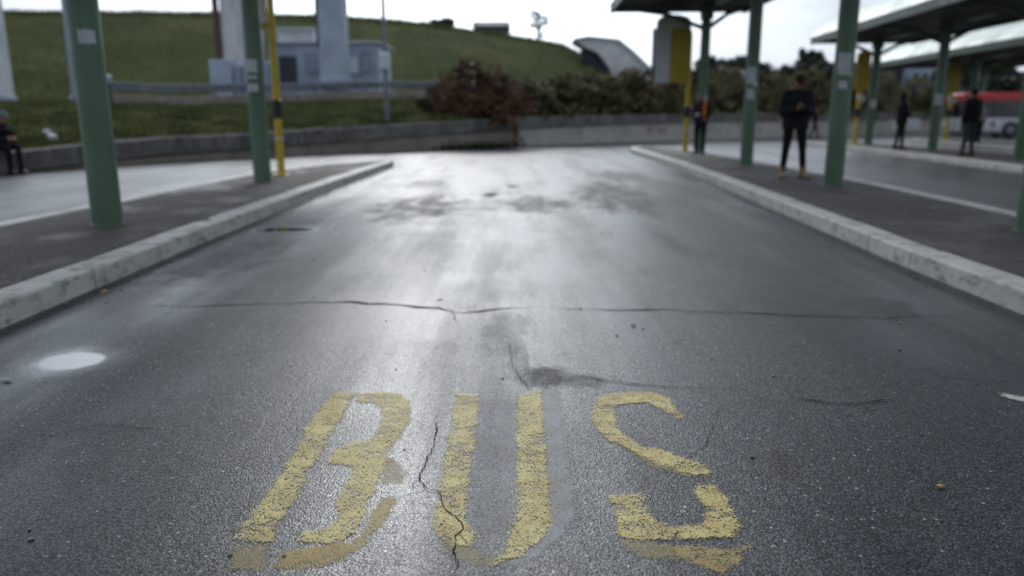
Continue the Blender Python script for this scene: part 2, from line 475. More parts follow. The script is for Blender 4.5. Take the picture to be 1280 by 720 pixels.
# ------------------------------------------------------------------ lettering
def seg_dist(px, py, poly):
    best = 1e9; inside = False; n = len(poly)
    for i in range(n):
        ax, ay = poly[i]; bx_, by_ = poly[(i + 1) % n]
        dx, dy = bx_ - ax, by_ - ay
        q = max(0, min(1, ((px - ax) * dx + (py - ay) * dy) / (dx * dx + dy * dy + 1e-12)))
        e = (ax + q * dx - px) ** 2 + (ay + q * dy - py) ** 2
        if e < best: best = e
        if (ay > py) != (by_ > py) and px < (bx_ - ax) * (py - ay) / (by_ - ay) + ax: inside = not inside
    d = math.sqrt(best)
    return d if inside else -d
def flat_shape(px_list, name, mat, parent, z, seed=0, label=None, soft=.021, o=(0, 0, 0), cell=.009):
    """A sheet of paint: its 'cover' falls off across the worn edge of the outline."""
    vs, fs, cv = [], [], []
    for px in px_list:
        poly = [gp(u, v, z) for u, v in px]
        x0, x1 = min(p[0] for p in poly) - .03, max(p[0] for p in poly) + .03
        y0, y1 = min(p[1] for p in poly) - .03, max(p[1] for p in poly) + .03
        nx, ny = int((x1 - x0) / cell) + 2, int((y1 - y0) / cell) + 2
        idx = {}
        val = {}
        for i in range(nx):
            for j in range(ny):
                x, y = x0 + i * cell, y0 + j * cell
                w = Vector((x * 30, y * 30, seed))
                val[i, j] = seg_dist(x + noise.noise(w) * .006, y + noise.noise(w + Vector((7, 3, 1))) * .006, poly)
        for i in range(nx - 1):
            for j in range(ny - 1):
                q = ((i, j), (i + 1, j), (i + 1, j + 1), (i, j + 1))
                if max(val[k_] for k_ in q) < -.022: continue
                f = []
                for k_ in q:
                    if k_ not in idx:
                        idx[k_] = len(vs); vs.append((x0 + k_[0] * cell - o[0], y0 + k_[1] * cell - o[1], z - o[2]))
                        cv.append(max(0, min(1, .78 + val[k_] / (2 * soft))))
                    f.append(idx[k_])
                fs.append(f)
    me = bpy.data.meshes.new(name); me.from_pydata(vs, [], fs)
    at_ = me.attributes.new('cover', 'FLOAT', 'POINT'); at_.data.foreach_set('value', cv)
    me.materials.append(mat)
    ob = bpy.data.objects.new(name, me); COL.objects.link(ob)
    if parent is not None: ob.parent = parent
    if label: ob['label'] = label
    return ob
mk = thing('road_marking', (0, 2.6, 0), 'worn yellow BUS lettering painted on the wet asphalt lane in front', 'road marking')
MO = (0, 2.6, 0)
B_stem = [(417, 490), (447, 490), (431, 512), (402, 562), (384, 590), (371, 618), (352, 652), (341, 679), (318, 677), (291, 672), (308, 650), (338, 612), (372, 562), (380, 537), (396, 518)]
B_bowl = [(449, 492), (478, 489.5), (498, 491), (511, 499), (515, 510), (512, 524), (503, 540), (489, 559), (485, 573), (474, 596), (464, 620), (450, 655), (446, 665), (430, 674), (410, 678), (372, 676), (383, 664), (414, 657), (425, 648), (421, 630), (428, 612), (444, 587), (438, 580), (410, 579), (419, 561), (436, 554), (462, 549), (475, 531), (477, 513), (470, 503), (448, 502), (441, 500)]
b = flat_shape([B_stem, B_bowl], 'letter', PAINT, mk, .0032, 3, 'letter B with a slanting stem and squashed bowls', o=MO)
B_g = [[(297, 684), (335, 681), (328, 711), (288, 711)], [(352, 690), (404, 681), (440, 676), (456, 660), (478, 622), (495, 621), (484, 645), (455, 680), (425, 702), (395, 711), (340, 713)], [(477, 598), (487, 573), (498, 580), (503, 592), (501, 603), (477, 603)]]
g = flat_shape(B_g[:1] + B_g[2:], 'old_paint_and_sheen', GHOST, b, .0012, 11, o=MO)
g2 = flat_shape([B_g[1]], 'old_paint_and_sheen', GHOSTO, b, .0014, 12, o=MO)
U_l = [(571, 492), (598, 493), (595, 530), (590, 580), (580, 640), (581, 655), (594, 668), (590, 681), (570, 683), (549, 672), (542, 660), (548, 625), (557, 580), (564, 540)]
U_r = [(647, 493), (676, 488), (679, 530), (684, 590), (688, 655), (680, 670), (652, 694), (610, 709), (628, 690), (636, 668), (648, 650), (647, 610), (646, 560)]
u_ = flat_shape([U_l, U_r], 'letter', PAINT, mk, .0032, 23, 'letter U with a whitish rubbed bar beside its right arm', o=MO)
flat_shape([[(678, 488), (697, 487), (706, 560), (714, 622), (716, 645), (703, 668), (676, 692), (650, 705), (625, 709), (655, 694), (682, 671), (689, 655), (686, 600), (681, 540)]], 'old_paint_and_sheen', GHOSTW, u_, .0012, 31, o=MO)
flat_shape([[(600, 500), (645, 500), (644, 600), (645, 645), (622, 672), (590, 660), (590, 610)]], 'old_paint_and_sheen', SHEENF, u_, .0009, 35, o=MO, soft=.03)  # wet sheen between the arms of the U, painted as a pale sheet
flat_shape([[(553, 676), (590, 684), (622, 700), (603, 708), (575, 698)]], 'old_paint_and_sheen', GHOST, u_, .0016, 33, o=MO)
S_t = [(741, 497), (770, 491), (815, 490), (838, 497), (841, 508), (853, 519), (848, 523), (828, 513), (808, 502), (770, 505), (768, 522), (775, 540), (800, 556), (842, 567), (878, 580), (889, 590), (868, 594), (838, 585), (812, 575), (778, 558), (755, 545), (740, 527)]
S_b = [(764, 618), (803, 617), (812, 645), (836, 658), (880, 654), (884, 640), (868, 615), (873, 606), (893, 607), (908, 622), (921, 645), (924, 658), (914, 669), (880, 672), (840, 673), (790, 674), (773, 667), (769, 640)]
s_ = flat_shape([S_t, S_b], 'letter', PAINT, mk, .0032, 43, 'letter S broken at its middle with ochre below', o=MO)
flat_shape([[(835, 684), (870, 682), (905, 687), (938, 680), (926, 700), (904, 718), (885, 710), (850, 698)]], 'old_paint_and_sheen', GHOSTO, s_, .0012, 51, o=MO)
flat_shape([[(776, 676), (835, 683), (848, 698), (800, 694)], [(840, 570), (800, 558), (770, 552), (812, 580), (850, 592), (868, 596)]], 'old_paint_and_sheen', GHOST, s_, .0016, 53, o=MO)

# ------------------------------------------------------------------ cracks
def crack(px, width, mat=CRACK, jag=1.0, seed=0, z=.0052, name='road_crack'):
    rnd = random.Random(seed)
    P = [Vector((*gp(u, v), 0)) for u, v in px]
    pts = []
    for a, b in zip(P, P[1:]):
        L = (b - a).length; m = max(2, int(L / (width * 3)))
        d = (b - a).normalized(); nn = Vector((-d.y, d.x, 0))
        for j in range(m):
            pts.append(a.lerp(b, j / m) + nn * rnd.uniform(-1, 1) * width * 1.1 * jag + nn * noise.noise(a.lerp(b, j / m) * 9) * width * 2 * jag)
    pts.append(P[-1])
    m = MB(); vs = []
    n = len(pts)
    for i, p in enumerate(pts):
        d = (pts[min(i + 1, n - 1)] - pts[max(i - 1, 0)]).normalized(); nn = Vector((-d.y, d.x, 0))
        fade = min(1, i / (n * .15), (n - 1 - i) / (n * .15))
        w = width * (.35 + .6 * rnd.random()) * (1 if mat is CRACK else max(.5, min(1, .75 + 1.2 * noise.noise(p * 2.3)))) * max(.12, fade) / 2
        vs += [(p.x + nn.x * w, p.y + nn.y * w, z), (p.x - nn.x * w, p.y - nn.y * w, z)]
    m.add(vs, [(2 * i, 2 * i + 1, 2 * i + 3, 2 * i + 2) for i in range(n - 1)])
    return tag(m.build(name, mat), kind='structure')
crack([(160, 381), (225, 384), (300, 381), (390, 378), (440, 378), (500, 382), (545, 387), (575, 391), (620, 387), (680, 384)], .035, SEAM, .5, 1)
crack([(680, 384), (760, 388), (840, 388), (900, 391), (980, 394), (1060, 396), (1100, 398), (1180, 395), (1225, 391)], .026, SEAM, .5, 2)
crack([(548, 515), (543, 545), (537, 570), (525, 590), (524, 603), (535, 612), (548, 618), (553, 630), (560, 640), (572, 655), (575, 662), (570, 672), (566, 690), (572, 705), (570, 720), (574, 745)], .0055, CRACK, 1.0, 3)
crack([(556, 634), (563, 632), (571, 636)], .004, CRACK, 1, 31)
crack([(524, 596), (517, 604), (515, 612)], .003, CRACK, 1, 32)
crack([(571, 668), (579, 674), (583, 682)], .003, CRACK, 1, 33)
crack([(985, 497), (1010, 501), (1050, 505), (1090, 504), (1118, 501)], .016, CRACK, .5, 4)
crack([(636, 425), (640, 455), (652, 475), (668, 491)], .006, SEAM, .7, 5)
crack([(700, 465), (740, 473), (780, 480), (850, 486), (920, 487)], .010, SEAM, .7, 6)
crack([(560, 384), (570, 396), (573, 402)], .014, SEAM, .7, 7)
crack([(520, 262), (545, 264), (560, 261), (600, 262), (640, 262)], .07, SEAM, .5, 8)
for px, w, sd in (([(1160, 470), (1240, 478), (1280, 476)], .008, 9), ([(60, 545), (130, 532), (210, 538)], .006, 10), ([(820, 600), (880, 560), (905, 500)], .005, 11)):
    crack(px, w, SEAM, .8, sd)

# ------------------------------------------------------------------ retaining wall
WB = [(-420, 262), (-200, 240), (0, 218), (137, 208), (208, 203), (317, 198), (400, 193), (480, 190.5), (560, 187.5), (659, 182.5), (760, 179), (860, 176), (940, 173.5), (1000, 172), (1100, 169.5), (1200, 168), (1400, 166)]
WT = [(-420, 236), (-200, 213), (0, 192), (104, 181), (208, 172), (317, 167), (400, 161), (480, 156), (560, 152), (653, 147), (763, 143.6), (860, 142), (940, 141), (1100, 141), (1400, 141)]
def wall_y(u): return gp(u, interp(WB, u))[1]
def wall_xy(u): return gp(u, interp(WB, u))
def wall_h(u): return at(u, interp(WT, u), wall_y(u))[1]
us = list(range(-420, 1401, 10))
path = [Vector((*wall_xy(u), 0)) for u in us]
hs = [wall_h(u) for u in us]
# smooth the plan curve
for _ in range(6):
    path = [path[0]] + [(path[i - 1] + path[i] * 2 + path[i + 1]) / 4 for i in range(1, len(path) - 1)] + [path[-1]]
    hs = [hs[0]] + [(hs[i - 1] + hs[i] * 2 + hs[i + 1]) / 4 for i in range(1, len(hs) - 1)] + [hs[-1]]
wall = thing('retaining_wall', (path[60].x, path[60].y, 0), 'long low stained concrete retaining wall curving along the far side of the lanes', 'wall')
def wall_normal(i):
    d = (path[min(i + 1, len(path) - 1)] - path[max(i - 1, 0)]).normalized()
    return Vector((-d.y, d.x, 0))      # away from the camera
def band(i0, i1, prof):
    rings = []
    for i in range(i0, i1 + 1):
        n = wall_normal(i)
        rings.append([(path[i].x + n.x * o, path[i].y + n.y * o, z) for o, z in prof(i)])
    return rings
pf = lambda i: [(0.06, -.1), (.05, hs[i] - .47), (.36, hs[i] - .47), (.36, -.1)]
cut = us.index(650)
MB().loft(band(0, cut, pf)).build('plinth', WALLBASE, wall)
q = MB().loft([[(x + (.004 if k == cut else 0), y, z) for x, y, z in r_] for k, r_ in enumerate(band(cut, len(us) - 1, pf), cut)]).build('plinth', PLINTHP, wall)
q['label'] = 'paler newer stretch of plinth'
mb = MB(); i = 0; rr = random.Random(5)
acc = 0
start = 0
for i in range(1, len(us)):
    acc += (path[i] - path[i - 1]).length
    if acc > 2.6 or i == len(us) - 1:
        r_ = band(start, i, lambda q: [(0.0, hs[q] - .44), (-.01, hs[q] - .03), (.02, hs[q]), (.34, hs[q]), (.36, hs[q] - .03), (.36, hs[q] - .44)])
        # a dry joint between neighbouring blocks
        a, b_ = Vector(r_[0][0]), Vector(r_[1][0]); sh = (b_ - a).normalized() * .012
        r_[0] = [tuple(Vector(p) + sh) for p in r_[0]]
        dz = rr.uniform(-.012, .012)
        mb.loft([[(x, y, z + dz) for x, y, z in q] for q in r_]); start = i; acc = 0
mb.build('coping_blocks', WALLCAP, wall)
# red scribble on the plinth and pale panels on it
def on_wall(u, v, off=-.012):
    i = min(range(len(us)), key=lambda k: abs(us[k] - u)); n = wall_normal(i)
    p = path[i] + n * (off)
    x, z = at(u, v, p.y)
    return Vector((x, p.y + 0, z)), n
mb = MB()
for st in ([(812, 160), (812, 166)], [(812, 160), (818, 161), (817, 163), (812, 163)], [(817, 163), (820, 166)], [(823, 166), (825, 160), (828, 166)], [(824, 164), (827, 164)], [(831, 160), (831, 166)], [(828.5, 160), (834, 160)]):
    mb.tube([on_wall(u, v, .045)[0] for u, v in st], .02, 6)
g = mb.build('graffiti', GRAFF, wall); g['label'] = 'small red scribbled graffiti'
for u0, u1 in ((1108, 1122), (1134, 1152), (1158, 1176), (1020, 1046)):
    a, n = on_wall(u0, 148, .02); b_, _ = on_wall(u1, 148, .02); c, _ = on_wall(u1, 163, .02)
    ang = math.atan2(b_.y - a.y, b_.x - a.x)
    MB().box(((a.x + b_.x) / 2, (a.y + b_.y) / 2, (a.z + c.z) / 2), ((b_ - a).length, .03, a.z - c.z), ang).build('white_panel', WHITEP, wall)

# ------------------------------------------------------------------ terrain behind the wall
GT = [(-420, 150), (-200, 138), (0, 127), (240, 131), (400, 126), (520, 121), (640, 122), (760, 126), (1400, 130)]     # top of the grass strip
RD = [(-420, 0), (0, 12), (250, 15), (430, 20), (500, 25), (560, 32), (640, 44), (700, 55), (742, 74), (770, 98), (900, 112), (1400, 118)]
OFF = [.34, 1.5, 3, 5, 7, 8.5, 10, 10.6, 17.5, 19, 22, 25, 28, 32, 36, 40, 44, 47, 52, 62, 90]
UC = list(range(-420, 1401, 14))
def terr_z(u, off):
    Yw = wall_y(u); hw = wall_h(u) - .02
    Yg = Yw + 10; hg = at(u, interp(GT, u), Yg)[1]
    hg = max(hg, hw + .15)
    if off <= 10: return lerp(hw, hg, (off / 10) ** .85)
    if off <= 17.5: return hg + .02
    Yr = Yw + 44; hr = max(hg + .2, at(u, interp(RD, u), Yr)[1])
    if off <= 44:
        t = (off - 17.5) / 26.5
        return lerp(hg, hr, t ** .92 if t < .85 else lerp(.85 ** .92, 1, (t - .85) / .15))
    if off <= 52: return hr - (off - 44) * .03
    return max(-1, hr - .24 - (off - 52) * .28)
def terr_p(u, off):
    Y = wall_y(u) + off
    b_ = ray(u, interp(WB, u)); x = b_[0] / b_[1] * Y
    z = terr_z(u, off)
    if off > 1: z += noise.noise(Vector((x * .12, Y * .12, 0))) * .12 * min(1, off / 20) + noise.noise(Vector((x * .6, Y * .6, 4))) * .05
    return Vector((x, Y, z))
mb = MB()
vs = [terr_p(u, o) for u in UC for o in OFF]; k = len(OFF)
mb.add(vs, [(i * k + j, (i + 1) * k + j, (i + 1) * k + j + 1, i * k + j + 1) for i in range(len(UC) - 1) for j in range(k - 1)])
tag(mb.build('grass_bank', GRASSG, smooth=True), kind='structure')
mb = MB(); rows = [10.8, 13, 15, 17.2]
vs = [terr_p(u, o) + Vector((0, 0, .06)) for u in UC for o in rows]; k = len(rows)
mb.add(vs, [(i * k + j, (i + 1) * k + j, (i + 1) * k + j + 1, i * k + j + 1) for i in range(len(UC) - 1) for j in range(k - 1)])
tag(mb.build('upper_road', UPROAD, smooth=True), kind='structure')
# grass
rnd = random.Random(11)
mb = MB()
def blade(p, h, w):
    a = rnd.uniform(0, 6.283); dx, dy = math.cos(a) * w, math.sin(a) * w
    lx, ly = rnd.uniform(-.5, .5) * h, rnd.uniform(-.5, .5) * h
    o = len(mb.v)
    mb.v += [(p.x - dx, p.y - dy, p.z - .02), (p.x + dx, p.y + dy, p.z - .02), (p.x + lx, p.y + ly, p.z + h)]
    mb.f.append((o, o + 1, o + 2))
for _ in range(42000):
    u = rnd.uniform(-120, 660); off = .3 + 9.8 * rnd.random() ** 1.2
    p = terr_p(u, off)
    k = noise.noise(Vector((p.x * .8, p.y * .8, 1)))
    if k < -.25 and rnd.random() < .7: continue
    blade(p, rnd.uniform(.05, .13) * (1 + .9 * max(0, k)), rnd.uniform(.008, .018))
for _ in range(26000):
    u = rnd.uniform(-100, 800); off = rnd.uniform(17.6, 46)
    p = terr_p(u, off)
    blade(p, rnd.uniform(.06, .16), rnd.uniform(.012, .03))
for _ in range(9000):
    u = rnd.uniform(-100, 790); p = terr_p(u, rnd.uniform(41, 45))
    kk = noise.noise(Vector((p.x * .35, 3, 7)))
    blade(p, rnd.uniform(.1, .3) * (1 + 1.8 * max(0, kk)), rnd.uniform(.02, .05))
tag(mb.build('grass', GRASSB, fix=False), kind='stuff')

# ------------------------------------------------------------------ foliage
def leaves(mb, lobes, n, size, rnd, droop=0.0, clump=.6):
    """Leaf-sized quads through the volume of several lobes, gathered in clumps."""
    tot = sum(l[3] * l[4] * l[5] for l in lobes)
    for cx, cy, cz, rx, ry, rz in lobes:
        m = int(n * rx * ry * rz / tot); nc = max(6, m // 24)
        cl = []
        for _ in range(nc):
            d = Vector((rnd.gauss(0, 1), rnd.gauss(0, 1), rnd.gauss(0, 1))).normalized()
            r = rnd.uniform(.35, 1.08) ** .6
            cl.append((d.x * r * rx + cx, d.y * r * ry + cy, d.z * r * rz + cz, rnd.uniform(.10, .26) * (rx + rz) * clump))
        for _ in range(m):
            c = rnd.choice(cl)
            p = Vector((rnd.gauss(c[0], c[3] * .6), rnd.gauss(c[1], c[3] * .6), rnd.gauss(c[2], c[3] * .5)))
            s = size * rnd.uniform(.6, 1.5)
            a = Vector((rnd.uniform(-1, 1), rnd.uniform(-1, 1), rnd.uniform(-1, 1) - droop)).normalized()
            b = a.cross(Vector((rnd.uniform(-1, 1), rnd.uniform(-1, 1), rnd.uniform(-1, 1)))).normalized()
            o = len(mb.v)
            mb.v += [tuple(p - a * s), tuple(p + b * s * .45), tuple(p + a * s), tuple(p - b * s * .45)]
            mb.f.append((o, o + 1, o + 2, o + 3))
def stems(mb, base, tips, r0, rnd):
    for t in tips:
        b = Vector(base) + Vector((rnd.uniform(-.2, .2), rnd.uniform(-.1, .1), 0)); t = Vector(t)
        m = b.lerp(t, .5) + Vector((rnd.uniform(-.2, .2), rnd.uniform(-.2, .2), rnd.uniform(0, .2)))
        mb.tube([b, b.lerp(m, .6), m, t], [r0, r0 * .8, r0 * .55, r0 * .2], 6)
def pl(u, v, Y, rx, rz, ry=None):
    x, z = at(u, v, Y)
    return (x, Y, z, rx, ry or rx, rz)
def bush(name, lobes, n, size, mat, base, label, cat, group=None, seed=0, droop=0.0):
    rnd = random.Random(seed)
    t = thing(name, base, label, cat, group)
    m = MB(); leaves(m, lobes, n, size, rnd, droop); m.build('foliage', mat, t, fix=False)
    s = MB(); stems(s, base, [(l[0], l[1], l[2] + l[5] * .4) for l in lobes] + [(l[0] + rnd.uniform(-.5, .5) * l[3], l[1], l[2] + l[5] * rnd.uniform(.7, 1.15)) for l in lobes], .035, rnd)
    s.build('stem', BARK, t, smooth=True)
    return t
Yb = wall_y(600) + 1.0
bx, bz = at(598, 146, Yb)
bush('bush', [pl(560, 118, Yb + .3, .75, .75), pl(588, 100, Yb + .3, .75, .72), pl(618, 112, Yb + .3, .75, .8), pl(585, 130, Yb, 1.1, .6), pl(630, 132, Yb, .7, .7), pl(545, 128, Yb, .75, .5), pl(640, 118, Yb + .4, .7, .55), pl(655, 134, Yb, .6, .4),
              pl(622, 148, Yb - 1.05, .5, .3, .25), pl(640, 156, Yb - 1.2, .24, .42, .2), pl(646, 172, Yb - 1.25, .16, .35, .15), pl(655, 178, Yb - 1.3, .12, .15, .1)],
     15000, .062, REDL, (bx, Yb, bz - .15), 'large russet red bush spilling over the concrete wall', 'bush', seed=3, droop=.5)
hedge = [(668, 122, 1.0, .75), (706, 118, 1.2, .9), (744, 116, 1.3, .95), (790, 114, 1.45, 1.05), (836, 118, 1.3, .95), (905, 112, 1.5, 1.15), (962, 114, 1.5, 1.1), (1010, 112, 1.5, 1.2), (1055, 116, 1.5, 1.0), (1100, 112, 1.7, 1.2), (1150, 118, 1.6, 1.1)]
hl = ['olive brown bush right beside the russet bush above the wall', 'second olive bush right of the russet bush, below the hill slope', 'olive bush below the grey wing wall on the bank', 'broad olive bush left of the yellow and white stop sign', 'olive bush directly behind the yellow and white stop sign', 'olive bush between the strap-wearing man and the next green pole', 'olive bush just left of the man in tan boots', 'tall olive bush behind the shoulder of the man in tan boots', 'olive bush left of the first small yellow sign on the second platform', 'tall olive bush behind the dark figure on the second platform', 'rightmost olive bush above the wall, left of the bus']
for i, ((u, v, rx, rz), lab) in enumerate(zip(hedge, hl)):
    Y = wall_y(u) + 1.6; rn = random.Random(60 + i)
    x, z0 = at(u, 141, Y)
    lobes = [pl(u, v, Y, rx * .8, rz), pl(u - 14, v + 10, Y - .3, rx * .55, rz * .7), pl(u + 15, v + 8, Y + .1, rx * .6, rz * .75), pl(u + rn.uniform(-8, 8), v - 12, Y + .5, rx * .4, rz * .5), pl(u + rn.uniform(-10, 10), v + 22, Y - .9, rx * .6, rz * .35)]
    bush('bush', lobes, 6500, .06 + .03 * rn.random(), OLIVEL, (x, Y, z0 - .2), lab, 'bush', 'bushes above the retaining wall', 60 + i)
# weeds at the foot of the wall
rnd = random.Random(5); mb = MB()
for _ in range(1500):
    u = rnd.triangular(538, 656, 590); i = min(range(len(us)), key=lambda k: abs(us[k] - u)); n = wall_normal(i)
    p = path[i] - n * rnd.uniform(.0, .3); h = rnd.uniform(.05, .34) * (1 if rnd.random() < .5 else .5)
    blade_o = len(mb.v); a = rnd.uniform(0, 6.28); w = rnd.uniform(.012, .03)
    mb.v += [(p.x - math.cos(a) * w, p.y - math.sin(a) * w, 0), (p.x + math.cos(a) * w, p.y + math.sin(a) * w, 0), (p.x + rnd.uniform(-.12, .12), p.y + rnd.uniform(-.12, .05), h)]
    mb.f.append((blade_o, blade_o + 1, blade_o + 2))
tag(mb.build('weeds', WEEDL, fix=False), kind='stuff')

def tree(name, u, vb, Y, top_v, wid, label, mat=DARKL, group=None, seed=0, n=4200, size=.28, crown_from=.25, bare=False, cat='tree'):
    rnd = random.Random(seed)
    x, zb = at(u, vb, Y); _, zt = at(u, top_v, Y); H = zt - zb
    t = thing(name, (x, Y, zb), label, cat, group)
    m = MB(); m.tube([(x, Y, zb - .6), (x + .08, Y, zb + H * .3), (x - .05, Y, zb + H * .6), (x, Y, zb + H * .9)], [.03 * H, .024 * H, .016 * H, .006 * H], 8)
    for k in range(14 if bare else 7):
        a = rnd.uniform(0, 6.28); z = zb + H * rnd.uniform(.3, .8); L = wid * rnd.uniform(.4, .95)
        m.tube([(x, Y, z), (x + math.cos(a) * L * .5, Y + math.sin(a) * L * .5, z + H * .1), (x + math.cos(a) * L, Y + math.sin(a) * L, z + H * .17)], [.012 * H, .008 * H, .003 * H], 5)
    m.build('trunk', BARK, t, smooth=True)
    lob = []
    for k in range(6):
        zz = lerp(crown_from, .86, k / 5); ww = wid * (1 - abs(zz - .5) * 1.1) * rnd.uniform(.45, .75)
        lob.append((x + rnd.uniform(-.5, .5) * wid, Y + rnd.uniform(-.4, .4) * wid, zb + H * zz, ww, ww, H * .16))
    c = MB(); leaves(c, lob, n if not bare else n // 5, size, rnd, clump=.7); c.build('crown', mat, t, fix=False)
far = [(822, 116, 70, 88, 2.2), (850, 118, 74, 82, 2.6), (893, 118, 72, 74, 2.8), (915, 118, 78, 70, 2.3), (960, 118, 76, 80, 2.6), (1003, 118, 82, 58, 2.0), (1035, 118, 76, 80, 3.0), (1068, 118, 84, 76, 3.2), (1200, 124, 74, 78, 3.2), (1240, 124, 70, 84, 3.0), (790, 112, 78, 92, 1.8)]
fl = ['small dark tree just left of the yellow and white stop sign, far behind', 'dark tree far behind the yellow and white stop sign', 'dark tree far off between the two nearest far poles on the right platform', 'dark round tree far behind the second pole of the right platform', 'low dark tree far off, left of the head of the man in tan boots', 'tallest dark tree far off above the head of the man in tan boots', 'low dark tree far off, left of the nearest right-hand pole', 'dark tree far off behind the first small yellow sign', 'dark tree far off behind the left end of the red and white bus', 'dark tree far off above the middle of the red and white bus', 'low dark tree far off right of the grey wing wall']
for i, (u, vb, Y, tv, w) in enumerate(far):
    tree('tree', u, vb, Y, tv, w, fl[i], group='trees on the far horizon', seed=100 + i)
tree('tree', 671, 50, wall_y(671) + 46, 8, 1.3, 'thin bare tree standing on the crest of the grass hill', seed=140, bare=True, n=2500, size=.14)
tree('tree', 552, 34, wall_y(552) + 47, 24, 1.6, 'low dark bush-like tree on the hill crest left of the small dark house', seed=141, n=1600, size=.2, crown_from=.1)

# ------------------------------------------------------------------ shelters
PG = 'bus platform canopies'
def shelter(label, near, farp, hw, he, poles, seed, rise=.95, polez=.138, stick=()):
    rn = random.Random(seed)
    A, B = Vector((*near, 0)), Vector((*farp, 0))
    d = (B - A).normalized(); s = Vector((d.y, -d.x, 0))       # s points to the right
    t = thing('bus_shelter', (B.x, B.y, 0), label, 'bus shelter', PG)
    def xs(o): return lambda P, z: (P.x + s.x * o, P.y + s.y * o, z)
    def bar(o, z, w, h, a=A, b=B):
        m = MB()
        m.loft([[xs(o - w / 2)(P, z - h / 2), xs(o + w / 2)(P, z - h / 2), xs(o + w / 2)(P, z + h / 2), xs(o - w / 2)(P, z + h / 2)] for P in (a, b)])
        return m
    # curved roof sheet with low ribs along its length
    m = MB(); N = 28; prof = []
    for i in range(N + 1):
        q = -1 + 2 * i / N
        prof.append((q * (hw + .06), he + .16 + rise * (1 - abs(q) ** 2.1) + (.018 if i % 2 else 0)))
    prof2 = [(o * .995, z - .05) for o, z in reversed(prof)]
    m.loft([[xs(o)(P, z) for o, z in prof + prof2] for P in (A - d * .1, B + d * .1)])
    m.build('roof', ROOFM, t)
    # soffit of long dark boards
    m = MB(); nb = 14
    for i in range(nb):
        o0, o1 = -hw + .1 + i * (2 * hw - .2) / nb + .008, -hw + .1 + (i + 1) * (2 * hw - .2) / nb - .008
        m.loft([[xs(o0)(P, he), xs(o1)(P, he), xs(o1)(P, he + .03), xs(o0)(P, he + .03)] for P in (A, B)])
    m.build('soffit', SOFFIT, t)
    for o in (-hw, hw):
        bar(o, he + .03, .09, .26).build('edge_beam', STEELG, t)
    for P, q in ((A, -1), (B, 1)):
        m = MB()
        ring = [(o * .97, z - .06) for o, z in prof] + [(hw * .97, he - .06), (-hw * .97, he - .06)]
        m.loft([[xs(o)(P + d * (q * .02), z) for o, z in ring], [xs(o)(P + d * (q * .09), z) for o, z in ring]])
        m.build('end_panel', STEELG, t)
    for i, (px, py, r) in enumerate(poles):
        m = MB()
        m.tube([(px, py, polez - .05), (px, py, he - .35)], [r, r], 28)
        p = m.build('pole', POLEG, t, smooth=True)
        m = MB(); m.tube([(px, py, polez - .02), (px, py, polez + .012)], [r + .02, r + .008], 28)
        sub(m, 'collar', POLEG, p, t, True)
        # arms from the pole head to the beams
        for o in (-1, 1):
            q = MB()
            off = (Vector((px, py, 0)) - A).dot(s)
            q.tube([(px, py, he - .62), (px + s.x * (o * hw * .45 - off * .4), py + s.y * (o * hw * .45 - off * .4), he - .2), (px + s.x * (o * hw * .92 - off), py + s.y * (o * hw * .92 - off), he - .04)], [.07, .06, .05], 10)
            q.build('arm', POLEG, t, smooth=True)
        q = MB(); q.box((px, py, he - .2), (.34, .34, .3), math.atan2(d.y, d.x), .02); q.build('pole_head', POLEG, t)
        # stickers and torn paper on the camera side of the pole
        for (z, ang, w, h) in stick[i] if i < len(stick) else ():
            m = MB(); c = MB(); n = 7; vs = []
            for k in range(n + 1):
                a = -math.pi / 2 + ang + (k / n - .5) * w / r
                for zz in (z - h / 2, z + h / 2):
                    jz = rn.uniform(-.008, .008)
                    vs.append((px + math.cos(a) * (r + .003), py + math.sin(a) * (r + .003), zz + jz))
            m.add(vs, [(2 * k, 2 * k + 2, 2 * k + 3, 2 * k + 1) for k in range(n)])
            sub(m, 'sticker', PAPER, p, t)
        L = Vector((px, py, 0)) - d * 2.0
        q = MB(); q.box((L.x, L.y, he - .06), (.2, 1.3, .1), math.atan2(d.y, d.x) - math.pi / 2, .015); q.build('light_fixture', FIXT, t)
    return t
st1 = [(1.95, .35, .14, .16), (1.66, .3, .12, .12), (2.08, -.2, .1, .12)]
shelter('green steel canopy over the left platform, poles nearest on the left', (-4.12, -6), (-4.3, 18.0), 1.75, 4.3, [(-4.11, 2.6, .145), (-4.13, 7.72, .145), (-4.18, 12.83, .142)], 1,
        stick=[(), [(1.95, .55, .15, .13)], [(2.0, -.1, .2, .2), (1.66, -.12, .18, .13), (1.82, -.1, .16, .05)]])
shelter('green steel canopy over the right platform where the man in tan boots stands', (4.5, -3), (4.95, 24.0), 1.97, 4.3, [(4.975, 7.21, .145), (5.13, 12.21, .145), (5.30, 17.4, .142), (5.66, 23.28, .14)], 2,
        stick=[(), [(2.02, -.35, .2, .26), (1.68, -.35, .13, .12), (1.85, -.2, .2, .06)], [(2.08, -.4, .2, .34), (1.68, -.35, .15, .22), (1.9, .3, .14, .1)], [(1.7, -.1, .2, .3)]])
shelter('green steel canopy over the second platform, where two dark figures wait', (11.6, 2), (13.7, 31.2), 1.9, 4.05, [(12.4, 13.5, .15), (13.02, 19.73, .15), (13.59, 24.96, .15), (13.82, 30.01, .15)], 3,
        stick=[(), [(1.7, -.3, .2, .3)], [(1.72, -.3, .24, .34)], [(1.66, -.1, .22, .3)]])
shelter('green steel canopy over the third platform in front of the bus', (17.6, 12), (19.8, 39.5), 1.9, 3.6, [(18.2, 20, .15), (18.7, 26, .15), (19.4, 33.0, .15)], 4, stick=[(), (), [(1.7, -.3, .24, .3)]])
